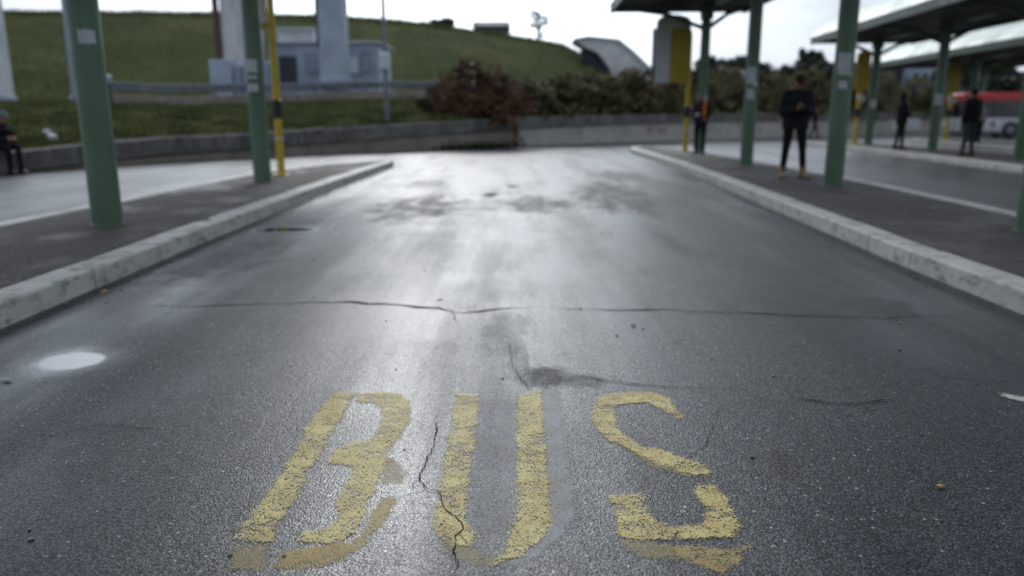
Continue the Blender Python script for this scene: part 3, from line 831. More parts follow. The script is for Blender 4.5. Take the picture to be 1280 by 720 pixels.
shelter('farthest canopy, pale roofed, beyond the red and white bus', (30, 44), (34, 60), 2.2, 4.6, [(31.5, 47, .15), (33, 55, .15)], 5, polez=0)

# ------------------------------------------------------------------ stop signs
def stop_pole(x, y, zt, label, panel, group='yellow bus stop posts', r=.058):
    z0 = .138
    t = thing('bus_stop_sign', (x, y, z0), label, 'bus stop sign', group)
    MB().tube([(x, y, z0), (x, y, z0 + .02), (x, y, z0 + .022), (x, y, z0 + .06)], [.17, .165, .085, .07], 20).build('base_plate', YELLOW, t, smooth=True)
    MB().tube([(x, y, z0 + .02), (x, y, 1.2), (x, y, zt)], [r + .007, r + .006, r - .004], 16).build('post', YELLOW, t, smooth=True)
    MB().tube([(x, y, .78), (x, y, .80), (x, y, .82)], [r + .009, r + .016, r + .009], 16).build('joint_ring', CREAM, t, smooth=True)
    MB().tube([(x, y, 1.16), (x, y, 1.17), (x, y, 1.49), (x, y, 1.5)], [r + .01, r + .03, r + .03, r + .01], 16).build('sleeve', BLACKP, t, smooth=True)
    panel(t, x, y)
    return t
def panel_left(t, x, y):
    z0, z1 = 2.3, 4.1
    w = .30
    MB().box((x - w - .02, y, (z0 + z1) / 2), (.11, .12, z1 - z0), 0, .02).build('panel_frame', YELLOWP, t)
    MB().box((x - .16, y, (z0 + z1) / 2 + .2), (.17, .07, z1 - z0 - .4), 0, .01).build('timetable', CREAM, t)
    MB().box((x - .16, y, z1 + .03), (.42, .14, .08), 0, .02).build('panel_frame', YELLOWP, t)
    MB().box((x - .16, y, 2.78), (.17, .08, .1), 0, .01).build('panel_frame', YELLOWP, t)
stop_pole(-4.29, 14.26, 4.15, 'yellow bus stop post with black sleeve beside the green pole on the left platform', panel_left, r=.062)
def panel_right(t, x, y):
    z0, z1 = at(840, 104, y)[1], at(840, 36, y)[1]
    x0, x1, x2 = at(819, 60, y)[0], at(838, 60, y)[0], at(863, 60, y)[0]
    MB().box(((x0 + x1) / 2, y - .01, (z0 + z1) / 2), (x1 - x0 - .01, .12, z1 - z0), 0, .015).build('timetable', WHITEP, t)
    MB().box((x0 - .05, y, (z0 + z1) / 2), (.07, .16, z1 - z0 + .04), 0, .015).build('panel_frame', BROWN, t)
    MB().box(((x1 + x2) / 2, y, (z0 + z1) / 2), (x2 - x1, .16, z1 - z0), 0, .02).build('sign_panel', YELLOWP, t)
    m = MB(); cx = (x0 + x2) / 2; hw = (x2 - x0) / 2 - .02; z2 = z1 + .42
    out = [(cx - hw, z1 + .01)] + [(cx - hw * math.cos(a), z1 + .14 + .26 * math.sin(a) ** .7) for a in [R(k) for k in range(0, 181, 15)]] + [(cx + hw, z1 + .01)]
    m.extrude_y(out, y - .07, y + .07); m.build('header', CREAM, t)
stop_pole(5.34, 23.82, at(857, 40, 23.82)[1], 'tall yellow and white bus stop sign at the far tip of the right platform', panel_right, r=.07)
def panel_small(t, x, y):
    z0, z1 = 2.15, 3.55
    m = MB(); w = .25
    m.extrude_y([(x - w + .06, z0), (x + w - .06, z0), (x + w, z0 + .1), (x + w, z1 - .1), (x + w - .06, z1), (x - w + .06, z1), (x - w, z1 - .1), (x - w, z0 + .1)], y - .14, y - .07)
    m.build('sign_panel', YELLOWP, t)
    m = MB(); m.tube([(x + .04, y - .08, 1.86), (x + .04, y - .12, 1.86)], [.16, .16], 20); m.build('route_disc', CREAM, t, smooth=True)
stop_pole(*gp(1068, 180, .15), 3.6, 'small yellow bus stop sign right of the nearest right-hand green pole', panel_small, r=.075)
stop_pole(*gp(1182, 176, .15), 3.7, 'small yellow bus stop sign left of the dark backed man near the bus', panel_small, r=.075)

# ------------------------------------------------------------------ structures on the upper road
def vbox(u0, u1, vb, vt, Y, depth, name, mat, t, sink=.5, bev=.03):
    x0, zb = at(u0, vb, Y); x1, _ = at(u1, vb, Y)
    _, zt = at((u0 + u1) / 2, vt, Y)
    return MB().box(((x0 + x1) / 2, Y + depth / 2, (zb - sink + zt) / 2), (x1 - x0, depth, zt - zb + sink), 0, bev).build(name, mat, t)
def slab_thing(name, u0, u1, vb, top, Y, depth, mat, label, cat, group=None):
    x0, zb = at(u0, vb, Y); x1, _ = at(u1, vb, Y)
    t = thing(name, ((x0 + x1) / 2, Y, zb), label, cat, group)
    cx, w = (x0 + x1) / 2, x1 - x0
    MB().box((cx, Y + depth / 2, (zb - .5 + top) / 2), (w, depth, top - zb + .5), 0, .05).build('shaft', mat, t)
    MB().box((cx, Y + depth / 2, zb + .0), (w + .12, depth + .12, .3), 0, .04).build('footing', CONCBLUE, t)
    return t, cx, w, zb
slab_thing('concrete_pillar', -60, 3, 124, 7.2, 29, .8, CONC, 'pale concrete slab pillar at the left edge above the grass', 'pillar')
x, zb = at(100, 124, 29)
t = thing('lamp_mast', (x, 29, zb), 'blue grey metal mast behind the nearest left green pole', 'mast')
MB().tube([(x, 29, zb - .4), (x, 29, zb + 5), (x, 29, zb + 5.6)], [.26, .22, .2], 16).build('shaft', BLUEPAINT, t, smooth=True)
MB().tube([(x, 29, zb - .2), (x, 29, zb + .05), (x, 29, zb + .12)], [.38, .38, .27], 16).build('base_plate', GALV, t, smooth=True)
t, cx, w, zb = slab_thing('concrete_pillar', 281, 322, 100, 8.0, 38, 1.4, CONC, 'tall pale concrete pillar with brown drain pipe behind the second left pole', 'pillar')
MB().tube([(cx - w / 2 - .14, 37.9, zb + 1), (cx - w / 2 - .16, 37.9, 7.9)], [.16, .16], 10).build('drain_pipe', BROWN, t, smooth=True)
t, cx, w, zb = slab_thing('concrete_pillar', 401, 432, 100, 8.2, 37, 1.2, CONCBLUE, 'blue grey pillar rising in front of the flat utility building', 'pillar')
MB().box((cx - w / 2 - .1, 37.5, (zb + 8) / 2 + .7), (.16, .5, 8 - zb - 1.6), 0, .03).build('cable_duct', HOUSE, t)
# cabinets under the brown-piped pillar
x0, zb = at(298, 106, 35); t = thing('utility_cabinet', (x0, 35.3, zb), 'row of pale blue cabinets at the foot of the brown-piped pillar', 'cabinet')
for i, (a, b_) in enumerate(((263, 291), (293, 303), (305, 322), (324, 336))):
    c = vbox(a, b_, 106, 74 + (0, 8, 5, 2)[i], 35, .7, 'cabinet_door', CONCBLUE if i % 2 == 0 else BLUEPAINT, t)
# utility building
x0, zb = at(395, 104, 39.5); t = thing('utility_building', (x0, 40, zb), 'flat blue grey utility building with a small white roof hut', 'building')
b0 = vbox(338, 474, 106, 54, 39.5, 4, 'wall', CONCBLUE, t)
for (a, b_, v0, v1, mt) in ((350, 372, 104, 70, HOUSE), (436, 448, 92, 72, WHITEP), (452, 464, 90, 62, BLUEPAINT), (382, 396, 92, 66, BLUEPAINT)):
    q = vbox(a, b_, v0, v1, 39.42, .06, 'door' if mt is HOUSE else 'panel', mt, t, sink=0, bev=.01)
    q.parent = b0
vbox(336, 476, 54, 51.5, 39.3, 4.4, 'roof', CONC, t, sink=0)
vbox(347, 392, 52, 37, 40.2, 2.2, 'roof_hut', CONC, t, sink=0)
vbox(345, 394, 37, 34.5, 40.0, 2.6, 'hut_roof', WHITEP, t, sink=0)
# post with a pale box
Y = wall_y(481) + .9; x, zb = at(484, 150, Y)
t = thing('sign_post', (x, Y, zb), 'slim grey post with a pale box mounted on it, on the grass strip', 'post')
MB().tube([(x, Y, zb - .3), (x, Y, zb + 1.7), (x, Y, zb + 7)], [.085, .075, .055], 12).build('post', GALV, t, smooth=True)
_, za = at(482, 89, Y); _, zb2 = at(482, 66, Y)
MB().box((x, Y - .14, (za + zb2) / 2), (.36, .2, zb2 - za), 0, .04).build('box', WHITEP, t)
MB().box((x, Y - .255, (za + zb2) / 2), (.26, .03, (zb2 - za) * .8), 0, .01).build('box_door', PAPER, t)
# guard rail
def upp(u, dy, off=10.4):
    p = terr_p(u, off); return p
gr = thing('guard_rail', tuple(terr_p(400, 10.3)), 'grey steel guard rail along the road above the grass strip', 'guard rail')
rings = []
for u in range(150, 771, 12):
    p = terr_p(u, 10.3); z = p.z + .62
    rings.append([(p.x, p.y - .05 - o, z + dz) for o, dz in ((0, -.16), (.05, -.12), (.05, -.05), (0, 0), (.05, .05), (.05, .12), (0, .16), (-.03, .16), (-.03, -.16))])
MB().loft(rings).build('rail', GALV, gr, smooth=False)
for u in range(150, 771, 62):
    p = terr_p(u, 10.3)
    MB().box((p.x, p.y + .03, p.z + .3), (.12, .1, 1.0), 0, .01).build('post', GALV, gr)
p = terr_p(146, 9.8)
t = thing('bollard', tuple(p), 'dark bollard with pale cap at the left end of the guard rail', 'bollard')
MB().tube([p + Vector((0, 0, -.2)), p + Vector((0, 0, .72)), p + Vector((0, 0, .74))], [.12, .11, .06], 14).build('post', HOUSE, t, smooth=True)
MB().tube([p + Vector((0, 0, .74)), p + Vector((0, 0, .82)), p + Vector((0, 0, .98)), p + Vector((0, 0, 1.05))], [.13, .17, .17, .08], 14).build('cap', CONCBLUE, t, smooth=True)
# low concrete kerb wall under the rail
rings = []
for u in range(150, 640, 10):
    p = terr_p(u, 9.9)
    rings.append([(p.x, p.y + a, p.z + b_) for a, b_ in ((-.15, -.2), (-.14, .30), (-.11, .33), (.11, .33), (.14, .30), (.15, -.2))])
o = MB().loft(rings).build('low_wall', WALLBASE, o=tuple(terr_p(400, 9.9)))
tag(o, 'low weathered concrete strip wall under the guard rail above the grass', 'wall')
# wing wall on the right flank of the hill
Y = wall_y(770) + 34
P_ = [at(u, v, Y) for u, v in [(718, 50), (735, 47), (772, 51), (790, 66), (818, 93), (820, 112), (768, 112), (766, 92), (757, 78), (748, 66), (734, 60)]]
x, zb = at(790, 100, Y); t = thing('wing_wall', (x, Y, zb), 'pale grey sloping concrete wing wall on the flank of the hill', 'wall')
MB().extrude_y(P_, Y, Y + 4).build('wall', CONC, t)
MB().extrude_y([at(u, v, Y + 1.2) for u, v in [(728, 62), (740, 54), (772, 60), (776, 118), (738, 118), (733, 80)]], Y + 1.2, Y + 3.6).build('recess_wall', HOUSE, t)
P2 = [at(u, v, Y) for u, v in [(718, 48), (735, 45), (774, 49), (793, 64.5), (821, 92), (819, 93.6), (790, 66.5), (772, 51.4), (735, 47.3), (719, 50.3)]]
MB().extrude_y(P2, Y - .25, Y + 4.2).build('coping', CONC, t)
# far houses
def house(u0, u1, vb, vt, Y, mat, label, wins, roofh=.8, dep=6, group=None, flat=False):
    x0, zb = at(u0, vb, Y); x1, _ = at(u1, vb, Y); _, zt = at((u0 + u1) / 2, vt, Y)
    t = thing('house', ((x0 + x1) / 2, Y, zb), label, 'building', group)
    MB().box(((x0 + x1) / 2, Y + dep / 2, (zb - 2 + zt) / 2), (x1 - x0, dep, zt - zb + 2), 0, .02).build('wall', mat, t)
    m = MB(); e = .3
    if flat: m.box(((x0 + x1) / 2, Y + dep / 2, zt + .12), (x1 - x0 + .4, dep + .4, .3), 0, .03)
    else:
        m.loft([[(x0 - e, Y - e, zt), (x0 - e, Y + dep + e, zt), (x0 - e, Y + dep / 2, zt + roofh)], [(x1 + e, Y - e, zt), (x1 + e, Y + dep + e, zt), (x1 + e, Y + dep / 2, zt + roofh)]])
    m.build('roof', ROOFT, t)
    for i in range(wins):
        cx = lerp(x0, x1, (i + .5) / wins)
        w = MB().box((cx, Y - .01, lerp(zb, zt, .55)), ((x1 - x0) / wins * .5, .1, (zt - zb) * .38), 0, .01).build('window', WIN, t)
        sub(MB().box((cx, Y - .05, lerp(zb, zt, .34)), ((x1 - x0) / wins * .58, .16, .08)), 'sill', CONC, w, t)
    return t
house(594, 634, 48, 33, wall_y(610) + 48, HOUSE, 'small dark slate house on the crest of the grass hill', 3)
house(1080, 1132, 118, 86, 88, HOUSE, 'dark low building far off behind the second platform canopy', 4, flat=True)
house(1136, 1172, 118, 82, 86, HOUSEW, 'pale blue building far off between two poles of the second platform', 3, flat=True)
house(930, 962, 116, 84, 92, HOUSEW, 'pale grey blue building far off behind the right platform', 3, flat=True)
house(965, 1060, 112, 90, 110, HOUSE, 'long dark building far off behind the man in tan boots', 6, flat=True)
house(1196, 1290, 118, 92, 95, HOUSEW, 'pale blocky building far off above the bus', 5, flat=True)
# pale board beyond the right platform
Y = wall_y(924) + 3.2; x, zb = at(925, 140, Y)
t = thing('notice_board', (x, Y, zb), 'pale notice board on a post among the olive bushes', 'sign')
MB().tube([(x, Y, zb - .5), (x, Y, at(925, 90, Y)[1])], .06, 10).build('post', GALV, t, smooth=True)
_, za = at(925, 106, Y); _, zz = at(925, 88, Y)
MB().box((x, Y - .09, (za + zz) / 2), (.55, .06, zz - za), 0, .02).build('board', WHITEP, t)

# ------------------------------------------------------------------ bus
def make_bus():
    ang = math.atan2(-3.2, 12.0)
    F = Vector((*gp(1191, 172.3), 0)) + Vector((0, .2, 0))
    d = Vector((math.cos(ang), math.sin(ang), 0)); n = Vector((-d.y, d.x, 0))   # n: away from the camera
    L, W, H = 11.5, 2.4, 2.52
    t = thing('bus', (F + d * 5.7 + n * 1.2)[:], 'red and white city bus standing beyond the third platform', 'bus')
    def P(a, b, z): q = F + d * a + n * b; return (q.x, q.y, z)
    def ring(z, i, f=0.0, fr=.28):
        return [P(.0 + i + f + fr, i, z), P(L - i - .12, i, z), P(L - i, i + .12, z), P(L - i, W - i - .12, z), P(L - i - .12, W - i, z), P(i + f + fr, W - i, z), P(i + f + .02, W - i - .4, z), P(i + f, W / 2, z), P(i + f + .02, i + .4, z)]
    def box(a0, a1, b0, b1, z0, z1, name, mat, par=None, bev=.02):
        c = F + d * (a0 + a1) / 2 + n * (b0 + b1) / 2
        m = MB().box((c.x, c.y, (z0 + z1) / 2), (abs(a1 - a0), abs(b1 - b0), z1 - z0), ang, bev)
        return m.build(name, mat, t) if par is None else sub(m, name, mat, par, t)
    MB().loft([ring(.32, .02), ring(.4, 0), ring(1.12, 0)]).build('body', BUSW, t)
    box(.3, L - .1, .04, W - .04, .18, .33, 'skirt', RUBBER)
    MB().loft([ring(1.12, .035), ring(2.05, .05, .05)]).build('window_band', GLASS, t)
    MB().loft([ring(2.05, .0, .02), ring(2.38, .01, .06), ring(2.46, .05, .1), ring(2.5, .16, .2)]).build('roof', RED, t)
    for a in (1.95, 3.6, 5.2, 6.8, 8.4, 10):
        box(a, a + .09, .015, .05, 1.12, 2.05, 'pillar', BLACKP)
    for a0 in (.42, 4.6):
        q = box(a0, a0 + 1.15, -.012, .03, .36, 2.0, 'door', GLASS)
        box(a0 + .55, a0 + .6, -.025, .0, .36, 2.0, 'door_seal', RUBBER, q)
    box(5.6, 8.2, .7, 1.9, 2.5, 2.7, 'air_conditioner', WHITEP, bev=.06)
    for a, b in ((2.95, .06), (2.95, W - .26), (8.9, .06), (8.9, W - .26)):
        m = MB()
        if True:
            c0, c1 = F + d * a + n * (b - .07), F + d * a + n * (b + .2)
            m.tube([(c0.x, c0.y, .46), (c0.x + n.x * .02, c0.y + n.y * .02, .46), (c1.x, c1.y, .46)], [.43, .46, .46], 24)
        w = m.build('wheel', RUBBER, t, smooth=True)
        c0 = F + d * a + n * (-.03 if b < 1 else W - .02)
        sub(MB().tube([(c0.x, c0.y, .46), (c0.x + n.x * .05, c0.y + n.y * .05, .46)], [.2, .26], 18), 'rim', GALV, w, t, True)
    q = box(1.66, 2.36, -.02, .01, .5, 1.06, 'poster', WHITEP); q['label'] = 'white poster with a dark red figure'
    m = MB()
    c = F + d * 3.68
    def pt(a, z): r_ = F + d * (1.78 + a) - n * .028; return (r_.x, r_.y, z)
    m.tube([pt(.3, .56), pt(.3, .98)], .03, 6); m.tube([pt(.3, .98), pt(.06, .72)], .03, 6); m.tube([pt(.06, .72), pt(.44, .72)], .03, 6)
    sub(m, 'poster_figure', BROWN, q, t)
    for b in (.32, W - .62):
        q = F + n * (b + .15) + d * .02
        MB().ellipsoid((q.x, q.y, .72), (.1, .16, .1)).build('headlight', LAMPGL, t, smooth=True)
    for b in (-.22, W + .12):
        q = F + d * .22 + n * b
        MB().box((q.x, q.y, 1.75), (.12, .2, .36), ang, .04).build('mirror', BLACKP, t)
    box(.06, .1, .5, 1.9, 2.1, 2.34, 'destination_display', BLACKP)
make_bus()

# ------------------------------------------------------------------ people
def bake(mb, voxel, smooth_it=6, name='tmp'):
    me = bpy.data.meshes.new(name); me.from_pydata([tuple(p) for p in mb.v], [], mb.f)
    bm = bmesh.new(); bm.from_mesh(me); bmesh.ops.recalc_face_normals(bm, faces=bm.faces[:]); bm.to_mesh(me); bm.free()
    ob = bpy.data.objects.new(name, me); COL.objects.link(ob)
    m = ob.modifiers.new('r', 'REMESH'); m.mode = 'VOXEL'; m.voxel_size = voxel
    s = ob.modifiers.new('s', 'SMOOTH'); s.factor = .5; s.iterations = smooth_it
    dg = bpy.context.evaluated_depsgraph_get(); dg.update()
    out = bpy.data.meshes.new_from_object(ob.evaluated_get(dg))
    r = MB(); r.v = [tuple(v.co) for v in out.vertices]; r.f = [tuple(p.vertices) for p in out.polygons]
    bpy.data.objects.remove(ob); bpy.data.meshes.remove(me); bpy.data.meshes.remove(out)
    return r
def limb(mb, pts, rad): 
    mb.tube(pts, rad, 12)
    for p, r in zip(pts, rad): mb.ellipsoid(p, (r, r, r), 10, 7)
def torso(mb, secs, n=18):
    mb.loft([[(cx + rx * math.cos(2 * math.pi * k / n), cy + ry * math.sin(2 * math.pi * k / n), z) for k in range(n)] for cx, cy, z, rx, ry in secs])
def cloth(name, c, r=.85):
    t = NT(name); v = t.obj()
    col = t.mix(t.mapr(t.noise(v, 9, 5), .35, .65), c, tuple(x * .6 for x in c))
    return t.bsdf(col, r, spec=.2, normal=t.bump(t.noise(v, 22, 5, .6), .45, .02))
SKIN = weathered('skin', (.36, .2, .14), (.3, .165, .115), 20, .5, bump=.05)
def person(label, loc, rotz, pose, top, legs, shoe, hair, height=1.75, voxel=.016, headgear='hair', group=None, extra=None, pad=.0, long_coat=0.0, boot=False):
    k = height / 1.75
    t = thing('person', loc, label, 'person', group)
    t.rotation_euler = (0, 0, rotz)
    J = pose
    V = Vector
    def fin(mb, name, mat, parent=None, smooth=True):
        mb.v = [(x * k, y * k, z * k) for x, y, z in mb.v]
        ob = mb.build(name, mat, None, smooth=False)
        ob.data.polygons.foreach_set('use_smooth', [True] * len(ob.data.polygons))
        ob.parent = parent or t
        return ob
    hc = V(J['head']); nb = V(J['neck']); pel = V(J['pelvis'])
    ch = nb + V((0, 0, -.13)) * 1.0
    face = V(J.get('face', (0, -1, -.15))).normalized()
    side = face.cross(V((0, 0, 1))).normalized(); up = side.cross(face).normalized()
    HM = Matrix((side, -face, up)).transposed()
    # body
    m = MB()
    m.ellipsoid(hc + up * .02, (.076, .096, .105), 16, 12, HM)
    m.ellipsoid(hc - up * .055 + face * .022, (.056, .07, .065), 14, 9, HM)
    m.ellipsoid(hc + face * .098 - up * .012, (.014, .022, .026), 8, 6, HM)
    m.ellipsoid(hc + face * .083 - up * .058, (.03, .018, .012), 8, 6, HM)
    m.ellipsoid(hc + face * .082 + up * .03, (.05, .02, .012), 8, 6, HM)
    for s in (-1, 1): m.ellipsoid(hc + side * .08 * s - up * .005, (.012, .022, .034), 8, 6, HM)
    limb(m, [nb - V((0, 0, .05)), hc - up * .05], [.062, .055])
    spine = [(pel.x, pel.y, pel.z, .15, .105), (lerp(pel.x, ch.x, .45), lerp(pel.y, ch.y, .45) , lerp(pel.z, ch.z, .45), .135, .095), (ch.x, ch.y, ch.z, .165, .11), (nb.x, nb.y, nb.z - .02, .10, .075)]
    torso(m, spine)
    for s in ('L', 'R'):
        sh, el, wr = V(J['sh' + s]), V(J['el' + s]), V(J['wr' + s])
        limb(m, [sh, sh.lerp(el, .5), el], [.055, .047, .038]); limb(m, [el, el.lerp(wr, .4), wr], [.038, .036, .027])
        hp, kn, an = V(J['hip' + s]), V(J['kn' + s]), V(J['an' + s])
        limb(m, [hp, hp.lerp(kn, .5), kn], [.085, .072, .054]); limb(m, [kn, kn.lerp(an, .35), an], [.052, .053, .036])
        f = V(J.get('foot' + s, (0, -1, 0))).normalized()
        limb(m, [an + V((0, 0, -.03)), an + f * .1 + V((0, 0, -.05))], [.038, .03])
        hd = (V(J.get('hd' + s)) if J.get('hd' + s) else (wr - el)).normalized()
        m.ellipsoid(wr + hd * .05, (.036, .036, .05), 10, 7, hd.to_track_quat('Z', 'Y').to_matrix())
    body = bake(m, voxel * .8, 4)
    for s in ('L', 'R'):
        el, wr = V(J['el' + s]), V(J['wr' + s])
        hd = (V(J.get('hd' + s)) if J.get('hd' + s) else (wr - el)).normalized()
        inw = V(J.get('palm' + s, ((1 if s == 'L' else -1), 0, 0)))
        inw = (inw - hd * inw.dot(hd)).normalized()
        acr = hd.cross(inw).normalized()
        for q, ln in ((-1.5, .8), (-.5, .95), (.5, 1), (1.5, .92)):
            b0 = wr + hd * .085 + acr * q * .017
            body.tube([b0 - hd * .02, b0 + hd * .03 * ln + inw * .006, b0 + hd * .05 * ln + inw * .026, b0 + hd * .046 * ln + inw * .05], [.0095, .009, .008, .006], 7)
        sgn = -1 if acr.z < 0 else 1
        b0 = wr + hd * .03 + acr * sgn * .03
        body.tube([b0, b0 + acr * sgn * .02 + hd * .025 + inw * .01, b0 + acr * sgn * .018 + hd * .05 + inw * .026], [.012, .011, .008], 7)
    fin(body, 'body', SKIN)
    # jacket
    m = MB()
    hemz = pel.z - .06 - long_coat
    bul = .03 + pad
    secs = [(pel.x, pel.y, hemz, .18 + bul * .7, .135 + bul * .6), (pel.x, pel.y, pel.z + .05, .165 + bul, .125 + bul)] if not J.get('sit') else [(pel.x, pel.y, pel.z - .03, .17 + bul, .13 + bul)]
    secs += [(lerp(pel.x, ch.x, .5), lerp(pel.y, ch.y, .5), lerp(pel.z, ch.z, .5), .16 + bul, .115 + bul), (ch.x, ch.y, ch.z, .182 + bul, .122 + bul), (nb.x, nb.y, nb.z - .04, .13 + bul * .5, .09 + bul * .5), (lerp(nb.x, hc.x, .3), lerp(nb.y, hc.y, .3), nb.z + .045, .078, .075)]
    torso(m, secs)
    for s in ('L', 'R'):
        sh, el, wr = V(J['sh' + s]), V(J['el' + s]), V(J['wr' + s])
        limb(m, [sh, sh.lerp(el, .5), el], [.075 + pad, .068 + pad, .058 + pad]); limb(m, [el, el.lerp(wr, .5), wr - (wr - el).normalized() * .01], [.058 + pad, .054 + pad * .8, .043 + pad * .5])
    fin(bake(m, voxel, 5), 'jacket', top)
    # trousers
    m = MB()
    torso(m, [(pel.x, pel.y, pel.z - .07, .15, .12), (pel.x, pel.y, pel.z + .06, .155, .115)])
    for s in ('L', 'R'):
        hp, kn, an = V(J['hip' + s]), V(J['kn' + s]), V(J['an' + s])
        limb(m, [hp, hp.lerp(kn, .5), kn], [.098, .085, .066]); limb(m, [kn, kn.lerp(an, .4), an + V((0, 0, .02))], [.066, .062, .052])
    fin(bake(m, voxel, 5), 'trousers', legs)
    # shoes
    for s in ('L', 'R'):
        an = V(J['an' + s]); f = V(J.get('foot' + s, (0, -1, 0))).normalized(); sd = f.cross(V((0, 0, 1))).normalized()
        m = MB(); rings = []
        for a, w, h, zb in ((-.085, .022, .05, -.075), (-.075, .036, .085, -.08), (-.02, .041, .12, -.08), (.03, .043, .10, -.08), (.09, .049, .062, -.08), (.145, .045, .046, -.078), (.18, .026, .03, -.07), (.188, .01, .015, -.06)):
            c = an + f * a; r_ = []
            for k2 in range(12):
                th = 2 * math.pi * k2 / 12
                cx, sz = math.cos(th), math.sin(th)
                z = zb + (h / 2) * (1 + sz)
                r_.append(c + sd * w * (abs(cx) ** .7) * (1 if cx > 0 else -1) + V((0, 0, z)))
            rings.append(r_)
        m.loft(rings)
        if boot:
            m.tube([an + V((0, 0, -.03)), an + V((0, .0, .04)), an + V((0, .004, .12)), an + V((0, .004, .135))], [.05, .056, .066, .06], 14)
            m.v = [tuple(Vector(p) * 1.0) for p in m.v]
        q = fin(m, 'shoe', shoe)
        m = MB()
        m.loft([[an + f * a + sd * w * sg + V((0, 0, z)) for a, w, sg in ((-.09, .03, 1), (.02, .046, 1), (.1, .053, 1), (.17, .035, 1), (.195, .0, 1), (.17, .035, -1), (.1, .053, -1), (.02, .046, -1), (-.09, .03, -1))] for z in (-.088, -.066)])
        fin(m, 'sole', BLACKP, q)
    # hair or hat
    m = MB()
    if headgear == 'hair':
        m.ellipsoid(hc + up * .042 - face * .014, (.086, .098, .092), 16, 10, HM)
        m.ellipsoid(hc - face * .05 - up * .01, (.077, .06, .085), 14, 9, HM)
    elif headgear == 'beanie':
        m.ellipsoid(hc + up * .055 - face * .012, (.092, .108, .095), 16, 10, HM)
        m.ellipsoid(hc + up * .15 - face * .02, (.03, .03, .03), 10, 7, HM)
    elif headgear == 'cap':
        m.ellipsoid(hc + up * .055 - face * .01, (.087, .104, .08), 16, 10, HM)
        m.ellipsoid(hc + up * .048 + face * .12, (.066, .075, .014), 12, 7, HM)
    elif headgear == 'hood':
        m.ellipsoid(hc + up * .02 - face * .035, (.11, .11, .135), 16, 10, HM)
        m.ellipsoid(hc - up * .1 - face * .03, (.12, .1, .07), 14, 9, HM)
    fin(bake(m, voxel * .7, 3), {'hair': 'hair', 'beanie': 'beanie', 'cap': 'cap', 'hood': 'hood'}[headgear], hair)
    for s in (-1, 1):
        m = MB(); m.ellipsoid(hc + face * .089 + side * .032 * s + up * .012, (.011, .007, .007), 8, 6, HM); fin(m, 'eye', BLACKP)
    if extra: extra(t, k, J, fin)
    return t
def stand(**kw):
    J = dict(pelvis=(0, 0, .95), neck=(0, .01, 1.49), head=(0, -.02, 1.635), face=(0, -1, -.1),
             shL=(-.165, .01, 1.41), shR=(.165, .01, 1.41), elL=(-.215, .03, 1.13), elR=(.215, .03, 1.13), wrL=(-.22, -.06, .89), wrR=(.22, -.06, .89),
             hipL=(-.095, 0, .9), hipR=(.095, 0, .9), knL=(-.105, -.02, .49), knR=(.105, -.02, .49), anL=(-.11, .02, .088), anR=(.11, .02, .088))
    J.update(kw); return J
BLACKC, NAVY = cloth('black_cloth', (.012, .012, .014)), cloth('navy_black_cloth', (.014, .015, .021))
DENIM, GREYJ = cloth('pale_denim', (.22, .32, .42)), cloth('grey_jeans', (.05, .055, .068))
GREENT, BURG = cloth('dark_green_cloth', (.014, .02, .018)), cloth('dark_burgundy_cloth', (.04, .02, .02))
ORANGE, BEIGE = cloth('orange_cloth', (.75, .2, .04)), cloth('beige_cloth', (.34, .31, .27))
TAN, DSHOE = cloth('tan_boot_leather', (.44, .32, .175), .6), cloth('dark_shoe_leather', (.02, .02, .022), .5)
DHAIR, GREYW = cloth('dark_hair', (.018, .013, .011)), cloth('grey_knit', (.16, .17, .19))
WINE = cloth('wine_cap', (.05, .018, .02))
def g3(u, v, h=.14): x, y = gp(u, v, h); return (x, y, h)
def phone(t, k, J, fin):
    a = (Vector(J['wrL']) + Vector(J['wrR'])) / 2 + Vector((0, -.075, .05))
    m = MB(); m.box((0, 0, 0), (.075, .012, .15), 0, .004)
    M = Matrix.Rotation(R(-50), 3, 'X'); m.v = [tuple(M @ Vector(p) + a) for p in m.v]
    o = fin(m, 'phone', BLACKP); o.data.polygons.foreach_set('use_smooth', [False] * len(o.data.polygons))
    root = t.matrix_basis
    o.parent = None
    o.location = t.location; o.rotation_euler = t.rotation_euler
    tag(o, 'dark phone held in both hands by the man in tan boots', 'phone')
person('man in a dark padded jacket, black trousers and tan boots looking down at a phone', g3(989, 222), R(-8),
       stand(face=(.08, -1, -.55), head=(.0, -.045, 1.625), elL=(-.225, -.03, 1.13), elR=(.225, -.03, 1.13), wrL=(-.075, -.27, 1.17), wrR=(.07, -.27, 1.18), hdL=(.75, -.45, .35), hdR=(-.75, -.45, .35), palmL=(.3, -.3, .9), palmR=(-.3, -.3, .9),
             hipL=(-.1, 0, .9), hipR=(.1, 0, .9), knL=(-.135, -.02, .49), knR=(.145, -.02, .49), anL=(-.16, .02, .088), anR=(.185, .0, .088), footL=(-.1, -1, 0), footR=(.55, -1, 0)),
       NAVY, BLACKC, TAN, WINE, height=1.76, voxel=.014, headgear='cap', extra=phone, pad=.032, long_coat=.05, boot=True)
def strap(t, k, J, fin):
    m = MB()
    m.tube([(.10, .06, 1.47), (.115, -.10, 1.44), (.12, -.165, 1.3), (.11, -.165, 1.12), (.12, -.1, 1.02)], [.036, .044, .044, .044, .03], 8)
    fin(m, 'shoulder_strap', ORANGE)
    a = Vector(J['wrL']); m = MB(); m.box((a.x + .06, a.y - .06, a.z + .02), (.14, .02, .1), .2, .004); o = fin(m, 'paper', PAPER)
    o.parent = None; o.location = t.location; o.rotation_euler = t.rotation_euler
    tag(o, 'pale paper held by the man with the orange strap', 'paper')
